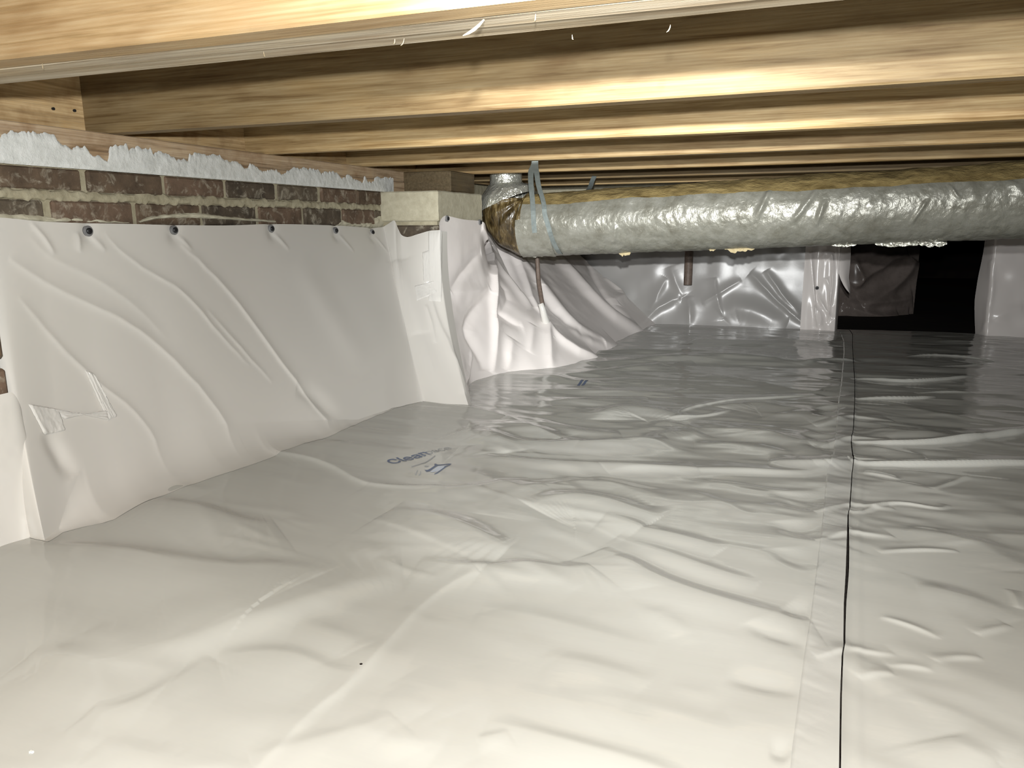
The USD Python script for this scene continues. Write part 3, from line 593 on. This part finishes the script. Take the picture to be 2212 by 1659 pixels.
for i, (a, b) in enumerate(zip(T, Bp)):
    b = np.array([b[0], b[1], float(rise(b[0], b[1])) - .001]); m = (a + b) / 2
    if i <= 10: m[0] += -.022 * (i < 9) + .004
    else:
        k = min(1, (i - 10) / 9) ** 2.0; m = (1 - k) * st[10][1] + k * np.array([-1.030, 2.200 + .05 * (i > 19), .27])
    st.append((a, m, b))
P = loft(st, 520, 190)
spec = [([(390, 525), (425, 560), (478, 612), (525, 670), (590, 760), (640, 825), (690, 890), (732, 932)], .0042, .014, .0045, 1.2, .35),
        ([(225, 502), (265, 545), (345, 600), (392, 630), (422, 660), (464, 710), (498, 748), (540, 790)], .0032, .010, .0045, 1.2, .5),
        ([(447, 668), (506, 736), (590, 828)], .0022, .008, .004, 1.4, .5),
        ([(20, 560), (84, 603), (143, 634), (236, 677), (312, 723), (371, 774), (422, 828), (464, 879), (498, 934), (526, 992)], .0042, .014, .007, 1.2, .3),
        ([(40, 640), (139, 757), (186, 803), (253, 858), (304, 904), (346, 968), (380, 1022)], .0028, .009, .006, 1.2, .4),
        ([(60, 505), (120, 560), (200, 600), (300, 670), (360, 730)], .0018, .012, .008, 1.5, .5),
        ([(65, 478), (100, 520), (118, 550)], .003, .007, .005, 1.5, .5),
        ([(165, 500), (172, 530), (172, 545)], .003, .006, .008, 1.5, .5),
        ([(640, 560), (690, 640), (740, 720), (790, 800)], .004, .06, .05, 2, .6),
        ([(860, 560), (885, 640), (905, 720)], .012, .04, .03, 2, .6),
        ([(640, 840), (690, 870), (720, 905)], -.006, .03, .02, 2, .6),
        ([(100, 930), (130, 985), (160, 1030)], -.008, .018, .018, 2, .6),
        ([(930, 640), (950, 700), (990, 790), (1008, 850)], .006, .006, .02, 1.5, .4),
        ([(920, 660), (930, 690), (940, 740)], .004, .006, .006, 1.5, .4)]
for u, v in ((190, 499), (376, 497), (586, 494), (725, 498), (804, 502)):
    spec.append(([(u, v - 12), (u, v), (u, v + 12)], -.005, .016, .016, 1.6, 0))
    spec.append(([(u + 6, v + 8), (u + 40, v + 45)], .0025, .007, .006, 1.6, .7))
P = crease(P, spec, (0, 1, .5))
# the foot of the sheet turns out over the ground in a soft cove
ss_ = np.clip((1.75 - P[:, -1, 1]) / .5, .12, 1) * np.clip((P[:, -1, 1] - .86) / .1, .12, 1) * np.clip(1 - (P[:, -1, 0] + 1.06) / .03, .12, 1); n_b = 40
ends_ = P[:, -1] + np.array([.97, -.24, 0]) * (.075 * ss_)[:, None]; ends_[:, 2] = floor_z(ends_[:, 0], ends_[:, 1]) + .0004
PN = np.zeros_like(P); qn = np.linspace(0, 1, n_b)[:, None]
for i in range(P.shape[0]):
    c_ = P[i]; L_ = .085 * ss_[i]; k_ = np.interp(-(c_[-1, 2] + L_), -c_[:, 2], np.arange(len(c_)))
    up_ = np.stack([np.interp(np.linspace(0, k_, P.shape[1] - n_b + 1), np.arange(len(c_)), c_[:, a]) for a in range(3)], -1)
    f_ = c_[-1].copy(); f_[2] = floor_z(f_[:1], f_[1:2])[0] + .001
    PN[i, :P.shape[1] - n_b] = up_[:-1]; PN[i, P.shape[1] - n_b:] = up_[-1] * (1 - qn) ** 2 + 2 * f_ * qn * (1 - qn) + ends_[i] * qn ** 2
P = PN
P += gnormals(P) * 0
P[..., 0] += .0035 * (meshkit.fbm(np.stack([P[..., 1] * 5, P[..., 2] * 5, 0 * P[..., 0]], -1), 3, 13) - .5) * np.linspace(0.2, 1, 190)[None]
wl = thing('plastic_sheet', 'smooth white plastic sheet pinned along the brick wall at the left', 'wall sheet')
obj('sheet', grid(P), 'wall_liner', wl, True)
# glossy tape over the pilaster corner and patches near the pier
def patch(P, poly, nu=26, nv=26, off=.003, seed=0, rag=.004, crinkle=.0028):
    """a strip of tape laid over a sheet: poly = 4 pixel corners (tl, tr, br, bl)"""
    V = P.reshape(-1, 3); tree = cKDTree(px(V)); c = np.array(poly, float)
    s, t = np.meshgrid(np.linspace(0, 1, nu), np.linspace(0, 1, nv), indexing='ij')
    uv = ((1 - s) * (1 - t))[..., None] * c[0] + (s * (1 - t))[..., None] * c[1] + (s * t)[..., None] * c[2] + ((1 - s) * t)[..., None] * c[3]
    d, k = tree.query(uv.reshape(-1, 2), k=4); w = 1 / (d + .3); w /= w.sum(1, keepdims=True)
    Q = (V[k] * w[..., None]).sum(1).reshape(nu, nv, 3)
    N = gnormals(Q); N *= np.sign((N * (EYE - Q)).sum(-1, keepdims=True)); N = N.mean((0, 1)); N /= np.linalg.norm(N)
    h = off + crinkle * (meshkit.fbm(np.stack([s * 9, t * 4 + seed, 0 * s], -1), 3, seed) - .35)
    h[[0, -1]] = h[:, [0, -1]] = .0005
    return Q + N * np.maximum(h, .0006)[..., None]
for i, (c, lab) in enumerate(((((925, 499), (956, 499), (954, 652), (926, 650)), 'glossy crinkled tape down the pilaster corner'), (((896, 618), (942, 606), (944, 632), (900, 650)), None), (((913, 545), (928, 540), (930, 610), (915, 615)), None),
              (((183, 800), (200, 805), (252, 900), (232, 908)), None), (((100, 880), (140, 905), (232, 885), (236, 908)), None), (((60, 872), (125, 884), (140, 930), (96, 940)), None))):
    obj('tape', grid(patch(P, c, seed=i * 3 + 1), True), 'tape', wl, True, label=lab)

# skirt round the pier
k0 = QX + .012
st = []
for (tx_, ty_), (bx_, by_) in (((k0, .30), (-1.165, .28)), ((k0, .55), (-1.170, .53)), ((k0, .72), (-1.168, .70)), ((k0, QY - .01), (-1.160, QY - .01)), ((QX, QY + .012), (-1.182, QY + .012)), ((QX - .05, QY + .014), (-1.23, QY + .02)), ((WX + .012, QY + .016), (-1.27, QY + .03))):
    a = np.array([tx_, ty_, Z0 - .272 + .01 * math.sin(9 * ty_) - (.035 if tx_ < k0 - .004 else 0)]); b = np.array([bx_, by_, float(rise(bx_, by_)) - .002]); m = (a + b) / 2; m[0] -= .012 if tx_ > QX else 0; st.append((a, m, b))
PK = loft(st, 150, 90)
PK[..., 0] += .012 * (meshkit.fbm(np.stack([PK[..., 1] * 9, PK[..., 2] * 7, PK[..., 0] * 6], -1), 4, 31) - .5); PK[..., 1] += .010 * (meshkit.fbm(np.stack([PK[..., 1] * 9, PK[..., 2] * 7, PK[..., 0] * 6], -1), 4, 36) - .5)
sk = thing('pier_wrap', 'white sheet wrapped round the foot of the brick pier at left edge', 'wrap')
obj('sheet', grid(PK), 'wall_liner', sk, True)

# sheet round the side of the pilaster and over the bank behind it
BX = PXF + .010
st = [((BX - .004, PY0 - .006, Z0 + .006), (BX + .02, PY0 - .02, .27), (*at(1012, 889, z=0)[:2], -.012)),
      ((BX, at(966, 472, x=BX)[1] - .01, at(966, 466, x=BX)[2]), (BX + .012, 2.36, .27), (*at(1016, 855, z=0)[:2], -.012)),
      ((BX, 2.50, at(1000, 474, x=BX)[2]), (BX + .015, 2.45, .28), (*at(1024, 828, z=0)[:2], -.012)),
      ((BX, 2.665, at(1037, 478, x=BX)[2]), (BX + .03, 2.58, .28), (*at(1100, 806, z=0)[:2], -.012)),
      ((BX - .02, 2.74, Z0 - .02), (-1.05, 2.70, .27), (*at(1170, 800, z=0)[:2], -.012)),
      ((-1.24, 2.86, Z0 - .05), (-1.04, 2.85, .27), (*at(1235, 790, z=0)[:2], -.012)),
      ((WX + .02, 3.05, Z0 - .03), (-1.04, 3.05, .27), (*at(1290, 775, z=0)[:2], -.012)),
      ((WX + .02, 3.40, Z0), (-1.02, 3.38, .27), (*at(1330, 747, z=0)[:2], -.012)),
      ((WX + .02, 3.75, Z0), (-1.01, 3.75, .27), (*at(1390, 717, z=0)[:2], -.012)),
      ((WX + .02, 4.17, Z0), (-1.00, 4.15, .27), (-.66, 4.19, -.012))]
P = loft(st, 420, 190)
spec = [([(1040, 492), (1052, 545), (1060, 600), (1063, 660), (1066, 740), (1062, 805)], .030, .035, .012, 1.4, .35),
        ([(972, 628), (1000, 590), (1040, 545)], -.012, .02, .015, 1.5, .5), ([(970, 632), (1010, 630), (1055, 622)], .014, .03, .03, 1.5, .5),
        ([(1055, 628), (1025, 670), (1008, 705), (1020, 745), (1045, 800)], -.016, .03, .02, 1.6, .4),
        ([(1065, 690), (1095, 640), (1075, 610)], -.010, .02, .02, 1.6, .5), ([(1070, 660), (1100, 690), (1130, 705)], -.012, .012, .03, 1.5, .5),
        ([(1066, 505), (1085, 545), (1110, 600), (1128, 640)], -.030, .022, .014, 1.6, .5),
        ([(1085, 520), (1125, 590), (1150, 650), (1180, 690)], .022, .05, .012, 1.6, .5), ([(1060, 560), (1100, 610), (1150, 665)], .018, .014, .04, 1.6, .5),
        ([(1105, 545), (1180, 640), (1230, 700), (1290, 740), (1335, 748)], .030, .075, .045, 2, .4),
        ([(1200, 545), (1250, 610), (1320, 680), (1390, 718)], .035, .075, .06, 2, .4),
        ([(1160, 620), (1225, 700), (1300, 745)], -.020, .03, .03, 2, .4), ([(1270, 560), (1310, 640), (1360, 690)], -.02, .03, .03, 2, .5),
        ([(1180, 700), (1200, 725), (1250, 760), (1295, 776)], .022, .05, .02, 1.6, .4), ([(1175, 680), (1182, 740), (1190, 795)], .022, .025, .02, 1.5, .4),
        ([(1105, 730), (1100, 760), (1096, 800)], .016, .03, .02, 1.6, .5), ([(1020, 750), (1012, 800), (1005, 830)], .010, .008, .012, 1.5, .5),
        ([(1340, 560), (1345, 620), (1338, 660)], .02, .03, .03, 1.6, .5), ([(1150, 700), (1142, 760)], .010, .02, .015, 1.6, .5)]
P = crease(P, spec, (1, 1.5, .6))
n_ = meshkit.fbm(P * 6, 3, 41) - .5
P[..., 0] += .02 * n_ * np.sin(np.pi * np.linspace(0, 1, 190))[None]
bl_ = thing('plastic_sheet', 'rumpled white sheet sloping under the duct elbow, beyond the pilaster', 'wall sheet')
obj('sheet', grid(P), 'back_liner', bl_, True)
P_bank = P
# boot round the rod
c0 = at(1172, 668, y=2.86)
obj('pipe_boot', tube([at(1168, 656, y=2.86), at(1173, 672, y=2.86), at(1180, 700, y=2.88), at(1186, 735, y=2.86)], [.0115, .013, .017, .03], 16, 4), 'tape', bl_, True, label='white taped boot closed round the rod')

# far wall sheets
def wallsheet(x0, x1, ns, nt, top, spec, wob, seed, back=None):
    x = np.linspace(x0, x1, ns); t = np.linspace(0, 1, nt)
    X, TT = np.meshgrid(x, t, indexing='ij'); Zw = top * (1 - TT) - .002; Y = np.full_like(X, YF) - .06 * TT ** 3
    if back is not None: X, Y = back(X, Y, TT)
    Q = np.stack([X, Y, Zw], -1); Q = crease(Q, spec, (X.mean(), 0, .5))
    Q[..., 1] -= wob * (meshkit.fbm(np.stack([Q[..., 0] * 7, Q[..., 2] * 7, 0 * X + seed], -1), 2, seed) - .5)
    return Q
spec = [([(1448, 575), (1460, 610), (1476, 640)], .012, .03, .02, 1.4, .5), ([(1440, 600), (1420, 640), (1405, 670)], .010, .02, .03, 1.5, .5),
        ([(1543, 600), (1552, 650), (1562, 690)], .010, .010, .03, 1.4, .5), ([(1518, 655), (1560, 630), (1600, 605)], .008, .02, .014, 1.4, .5),
        ([(1620, 590), (1660, 630), (1700, 670), (1738, 700)], .016, .02, .014, 1.4, .4), ([(1655, 585), (1690, 635), (1728, 680)], .014, .016, .014, 1.4, .4),
        ([(1485, 640), (1490, 680), (1488, 708)], .012, .02, .02, 1.5, .5), ([(1390, 700), (1430, 660), (1470, 645)], .016, .03, .02, 1.6, .5),
        ([(1562, 685), (1600, 665), (1650, 680), (1700, 698)], .022, .05, .05, 2, .6)]
Q = wallsheet(-1.30, .10, 300, 110, Z0 + .02, spec, .016, 51)
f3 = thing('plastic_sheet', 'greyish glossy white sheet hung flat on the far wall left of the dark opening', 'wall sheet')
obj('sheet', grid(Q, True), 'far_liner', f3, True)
def curl(X, Y, T): return X, Y - .012 - .004 * np.sin(X * 90)
spec = [([(1752, 545), (1756, 620), (1768, 705)], .016, .010, .016, 1.5, .3), ([(1772, 560), (1790, 545), (1800, 600), (1795, 660)], .014, .010, .014, 1.5, .4), ([(1765, 622), (1780, 665), (1800, 690)], .010, .01, .01, 1.5, .4),
        ([(1760, 660), (1772, 680), (1768, 710)], .010, .01, .01, 1.5, .4), ([(1785, 600), (1792, 640), (1788, 700)], .012, .012, .01, 1.5, .4)]
Q = wallsheet(.06, .240, 90, 120, Z0 + .02, spec, .02, 57, curl)
k = np.clip((Q[..., 0] - .222) / .018, 0, 1); Q[..., 1] += .09 * k ** 1.5
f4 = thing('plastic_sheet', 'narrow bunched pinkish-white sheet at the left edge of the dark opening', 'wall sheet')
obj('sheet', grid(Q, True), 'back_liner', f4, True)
fp = np.array([[at(1806, 532, y=4.19), at(1838, 532, y=4.24)], [at(1808, 560, y=4.18), at(1837, 565, y=4.23)], [at(1812, 590, y=4.18), at(1834, 595, y=4.22)], [at(1822, 616, y=4.19), at(1836, 618, y=4.22)], [at(1834, 632, y=4.2), at(1837, 634, y=4.21)]])
tt = np.linspace(0, 1, 30); fp = PchipInterpolator(np.linspace(0, 1, 5), fp)(tt); s5 = np.linspace(0, 1, 12)[None, :, None]
FP = fp[:, :1] * (1 - s5) + fp[:, 1:] * s5; FP[..., 1] -= .012 * np.sin(np.pi * s5[..., 0])
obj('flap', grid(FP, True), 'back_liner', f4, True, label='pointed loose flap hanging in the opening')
def wrap(X, Y, T):
    k_ = np.clip((.892 - X) / .03, 0, 1); return X + .008 * np.sin(T * 7) * k_, Y + .10 * k_ ** 1.2
Q = wallsheet(.862, 2.42, 240, 90, Z0 + .02, [([(2150, 690), (2180, 670), (2212, 665)], .012, .03, .03, 1.6, .5), ([(2140, 560), (2140, 640), (2125, 720)], .008, .012, .012, 1.6, .3)], .03, 61, wrap)
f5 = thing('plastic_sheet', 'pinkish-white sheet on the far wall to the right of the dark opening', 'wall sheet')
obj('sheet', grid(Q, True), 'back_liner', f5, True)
# black sheet in the space beyond the opening
bx = np.linspace(.0, .74, 110); bz = np.linspace(-.03, OZ, 80); X, Zb = np.meshgrid(bx, bz, indexing='ij')
Q = np.stack([X, 4.95 + .55 * X, Zb], -1)
Q = crease(Q, [([(1840, 620), (1890, 580), (1960, 545)], .05, .05, .03, 1.6, .3), ([(1850, 650), (1920, 620), (1975, 560)], .05, .03, .05, 1.6, .3), ([(1830, 655), (1900, 650), (1970, 640)], .05, .03, .06, 1.5, .3), ([(1820, 660), (1880, 680), (1960, 695)], .05, .03, .04, 1.5, .3), ([(1845, 560), (1855, 590), (1850, 620)], .02, .02, .02, 1.5, .3), ([(1830, 690), (1880, 690), (1930, 712)], .03, .03, .02, 1.5, .3)], (.3, 0, .5))
rough('brown_plastic', (.24, .20, .18), (.14, .115, .10), 10, .2, .004, .25)
obj('inner_liner', grid(Q, True), 'brown_plastic', smooth=True, label='dull brown crumpled plastic hanging inside the dark opening', cat='wall sheet')

# fasteners
def pin(c, n, label, group, small=1.0):
    n = np.asarray(n, float); n /= np.linalg.norm(n); R = trimesh.geometry.align_vectors([0, 0, 1], n)
    f_ = thing('liner_pin', label, 'fastener', group)
    def lathe(prof):
        m = trimesh.creation.revolve(np.array(prof) * small, sections=24); m.apply_transform(R); m.apply_translation(c); return m
    obj('washer', lathe([(0, -.006), (.0095, -.006), (.0105, .001), (.0092, .0028), (.006, .0034), (0, .0034)]), 'pin_washer', f_, 40)
    obj('head', lathe([(0, .002), (.0062, .002), (.0062, .0052), (.005, .0066), (.0025, .0072), (.0022, .0062), (0, .0062)]), 'pin_black', f_, 40)
for (u, v), lab in (((190, 499), 'first'), ((376, 497), 'second'), ((586, 494), 'third'), ((725, 498), 'fourth'), ((804, 502), 'fifth')):
    pin(at(u, v, x=WL + .002), (1, -.1, 0), f'{lab} black pin from the left on the brick wall sheet', 'pins along the left wall sheet')
pin(at(966, 472, x=BX + .002), (1, 0, 0), 'black pin in the top left corner of the sheet on the pilaster side', 'pins on the pilaster')
pin(at(1037, 480, x=BX + .002), (1, 0, 0), 'black pin in the sheet on the pilaster side, right beside the elbow', 'pins on the pilaster')
pin(at(1765, 622, y=YF - .035), (0, -1, 0), 'small black pin in the bunched sheet left of the dark opening', None, .9)

# ------------------------------------------------------------------ duct
DY, DR = 2.82, .122
def dz_(x): return Z0 + .0 + .065 * np.clip((x + .95) / 1.55, -.2, 1.4)
d = thing('duct', 'silver foil-wrapped round duct running right across under the joists', 'duct')
x = np.r_[np.linspace(-.965, .75, 520), np.linspace(.76, 2.4, 60)]
ph_e = np.radians(np.interp(x, [-.97, -.85, -.6, -.2, .6, 2.4], [40, 33, 37, 33, 27, 26])) + .10 * (meshkit.fbm(np.stack([x * 9, 0 * x, 0 * x], -1), 4, 3) - .5)
s_ = np.linspace(0, 1, 150)
PH = -np.radians(200) + (ph_e + np.radians(200))[:, None] * s_[None]
XX = np.broadcast_to(x[:, None], PH.shape)
q = np.stack([XX * 16, PH * 2.5, 0 * PH], -1)
RR = DR + .006 * (meshkit.fbm(q, 4, 17) - .5) + .0035 * (meshkit.fbm(np.stack([XX * 60, PH * 5, 0 * PH], -1), 2, 18) - .5)
for xc, a0, a1, amp, w_ in ((-.10, -5, 35, .010, .010), (.03, -15, 30, .009, .012), (.075, -25, 12, .008, .008), (.36, -30, 5, .006, .006), (.5, 0, 28, .006, .015), (.62, -2, 25, .006, .02), (-.6, -40, -10, .005, .008), (.45, 5, 25, .005, .006), (.55, 5, 25, .005, .006)):
    mid = np.radians((a0 + a1) / 2); hw = np.radians((a1 - a0) / 2)
    RR += amp * np.exp(-((XX - xc - (.09 * math.sin(xc * 37)) * (PH - mid)) / w_) ** 2) * np.exp(-((PH - mid) / hw) ** 4)
fo = np.stack([XX, DY - RR * np.cos(PH), dz_(XX) + RR * np.sin(PH)], -1)
obj('foil_jacket', grid(fo, True), 'foil', d, True)
ph = np.linspace(0, 2 * np.pi, 120); XI, PI_ = np.meshgrid(x[::2], ph, indexing='ij')
RI = DR - .010 + .016 * (meshkit.fbm(np.stack([XI * 14, np.cos(PI_) * 3, np.sin(PI_) * 3], -1), 5, 23) - .42) * (np.sin(PI_) > .2)
ins = np.stack([XI, DY - RI * np.cos(PI_), dz_(XI) + RI * np.sin(PI_)], -1); ins[:, -1] = ins[:, 0]
obj('insulation', grid(ins, True), 'insulation', d, True, label='exposed yellow-brown glass wool along the top')
# elbow turning up into the joist bay
an = np.linspace(0, np.pi / 2, 40); cx0, br = -.955, .098
pth = np.stack([cx0 - br * np.sin(an), np.full(40, DY), dz_(cx0) + br - br * np.cos(an)], -1); tan = np.stack([-np.cos(an), 0 * an, np.sin(an)], -1); nrm = np.stack([np.sin(an), 0 * an, np.cos(an)], -1)
th = np.linspace(0, 2 * np.pi, 90); rr = np.interp(an, [0, .2, 1.57], [.1205, .119, .098])
pl = 1 + .035 * np.sin(13 * an)[:, None] * (.5 + .5 * np.cos(th))[None] + .05 * (meshkit.fbm(np.stack([np.broadcast_to(an[:, None] * 3, (40, 90)), np.cos(th)[None] * 2 + 0 * an[:, None], np.sin(th)[None] * 2 + 0 * an[:, None]], -1), 4, 5) - .5)
el = pth[:, None] + rr[:, None, None] * pl[..., None] * (np.cos(th)[None, :, None] * np.array([0, -1.0, 0]) + np.sin(th)[None, :, None] * nrm[:, None]); el[:, -1] = el[:, 0]
obj('elbow', grid(el), 'wrapped_insulation', d, True, label='brown insulated elbow wrapped in shiny plastic')
zb_ = dz_(cx0) + br
def collar(zs, rs, seed, n=90, cx_=cx0 - br, amp=.012):
    zz_ = np.linspace(0, 1, 24); R_ = PchipInterpolator(np.linspace(0, 1, len(rs)), rs)(zz_); Z_ = PchipInterpolator(np.linspace(0, 1, len(zs)), zs)(zz_); t_ = np.linspace(0, 2 * np.pi, n)
    W_ = amp * (meshkit.fbm(np.stack(np.broadcast_arrays(np.cos(t_)[None] * 4, np.sin(t_)[None] * 4, zz_[:, None] * 3), -1), 4, seed) - .5)
    P_ = np.stack([cx_ + (R_[:, None] + W_) * np.cos(t_)[None], DY + (R_[:, None] + W_) * np.sin(t_)[None], Z_[:, None] + W_ * .6], -1); P_[:, -1] = P_[:, 0]; return P_
CO = collar([zb_ - .02, zb_ + .015, zb_ + .04, zb_ + .055], [.112, .106, .086, .066], 7)
CO[..., 2] += .42 * (CO[..., 0] - (cx0 - br)) * np.linspace(1, .15, 24)[:, None]
obj('foil_collar', grid(CO), 'foil_bright', d, True, label='crinkled loose foil collar over the elbow')
obj('boot', grid(collar([zb_ + .045, zb_ + .12, zb_ + .30], [.064, .061, .064], 9, amp=.006)), 'foil_bright', d, True, label='foil-taped stub going up between the joists')
def torn(u0, u1, v0, h, seed, m, name, y=DY - .02):
    n = 26; t_ = np.linspace(0, 1, n); u = u0 + (u1 - u0) * t_; lo = v0 + h * (.25 + .75 * meshkit.fbm(np.stack([t_ * 9, 0 * t_, 0 * t_ + seed], -1), 3, seed)) * np.sin(np.pi * t_) ** .5
    A = np.array([at(a, v0 - 5, y=y) for a in u]); B = np.array([at(a, b, y=y) for a, b in zip(u, lo)]); s4 = np.linspace(0, 1, 7)[None, :, None]
    P_ = A[:, None] * (1 - s4) + B[:, None] * s4; P_[..., 1] += .012 * (meshkit.fbm(P_ * 90, 3, seed) - .5); P2 = P_.copy(); P2[..., 1] += .004 * np.sin(np.pi * s4[..., 0]) + .0008
    obj(name, join(grid(P_), grid(P2, True)), m, d, True)
torn(1795, 1850, 529, 7, 1, 'foil_bright', 'torn_foil'); torn(1890, 1985, 528, 8, 2, 'foil_bright', 'torn_foil'); torn(1985, 2046, 527, 10, 3, 'foil_bright', 'torn_foil')
torn(1523, 1548, 535, 10, 4, 'foam', 'torn_insulation'); torn(1562, 1632, 535, 17, 5, 'foam', 'torn_insulation'); torn(1336, 1362, 547, 9, 6, 'foam', 'torn_insulation'); torn(1142, 1186, 548, 12, 7, 'foil', 'torn_insulation')
# patch of crumpled facing round the end of the jacket
phx, xx_ = np.meshgrid(np.radians(np.linspace(-75, 8, 40)), np.linspace(-.972, -.84, 30), indexing='ij')
rp = DR + .005 + .006 * (meshkit.fbm(np.stack([xx_ * 40, phx * 6, 0 * phx], -1), 4, 27) - .5)
obj('facing_patch', grid(np.stack([xx_, DY - rp * np.cos(phx), dz_(xx_) + rp * np.sin(phx)], -1)), 'foil', d, True)

# straps
_st = at(1155, 349, y=2.24)
hs = thing('duct_strap', 'pair of grey metal straps slung round the duct next to the elbow', 'strap')
FYs = DY - DR - .008
def onduct(u, v):
    p_ = at(u, v, y=DY - DR); zz_ = (p_[2] - dz_(p_[0])) / (DR + .009); zz_ = np.clip(zz_, -.995, .995); y_ = DY - (DR + .009) * math.sqrt(1 - zz_ ** 2)
    return at(u, v, y=y_)
obj('leg', ribbon([_st + [0, 0, .06], _st, at(1147, 372, y=2.45), at(1148, 410, y=2.62), at(1152, 462, y=FYs), onduct(1155, 503)], (1, 0, 0), .0185), 'strap_steel', hs)
obj('leg', ribbon([_st + [.003, -.002, .06], _st + [.003, -.002, 0], at(1159, 372, y=2.45), at(1166, 410, y=2.61), at(1176, 455, y=FYs + .002), onduct(1187, 498), onduct(1195, 522), onduct(1204, 540), at(1212, 549, y=DY - .02)], (1, 0, 0), .0175), 'strap_steel', hs)
obj('duct_strap', ribbon([at(1284, 380, y=3.14), at(1278, 395, y=3.12), at(1270, 411, y=3.06)], (1, 0, 0), .02), 'strap_steel', label='short dark strap end hanging from a far joist above the duct', cat='strap')

# rods coming down behind the duct
obj('rod', tube([at(1159, 546, y=2.935), at(1161, 565, y=2.93), at(1163, 600, y=2.92), at(1168, 635, y=2.89), at(1173, 664, y=2.86)], .0085, 14), 'rust_pipe', smooth=40, label='thin brown rod coming down behind the elbow into a white boot', cat='pipe')
_pp = at(1488, 560, y=4.09); _pb = at(1488, 615, y=4.09)
obj('pipe', tube([[_pp[0], 4.09, TOP - .002], [_pp[0], 4.09, .6], [_pp[0], 4.09, _pb[2]]], .022, 20), 'rust_pipe', smooth=40, label='short brown pipe stub below the middle of the duct against the far wall', cat='pipe')
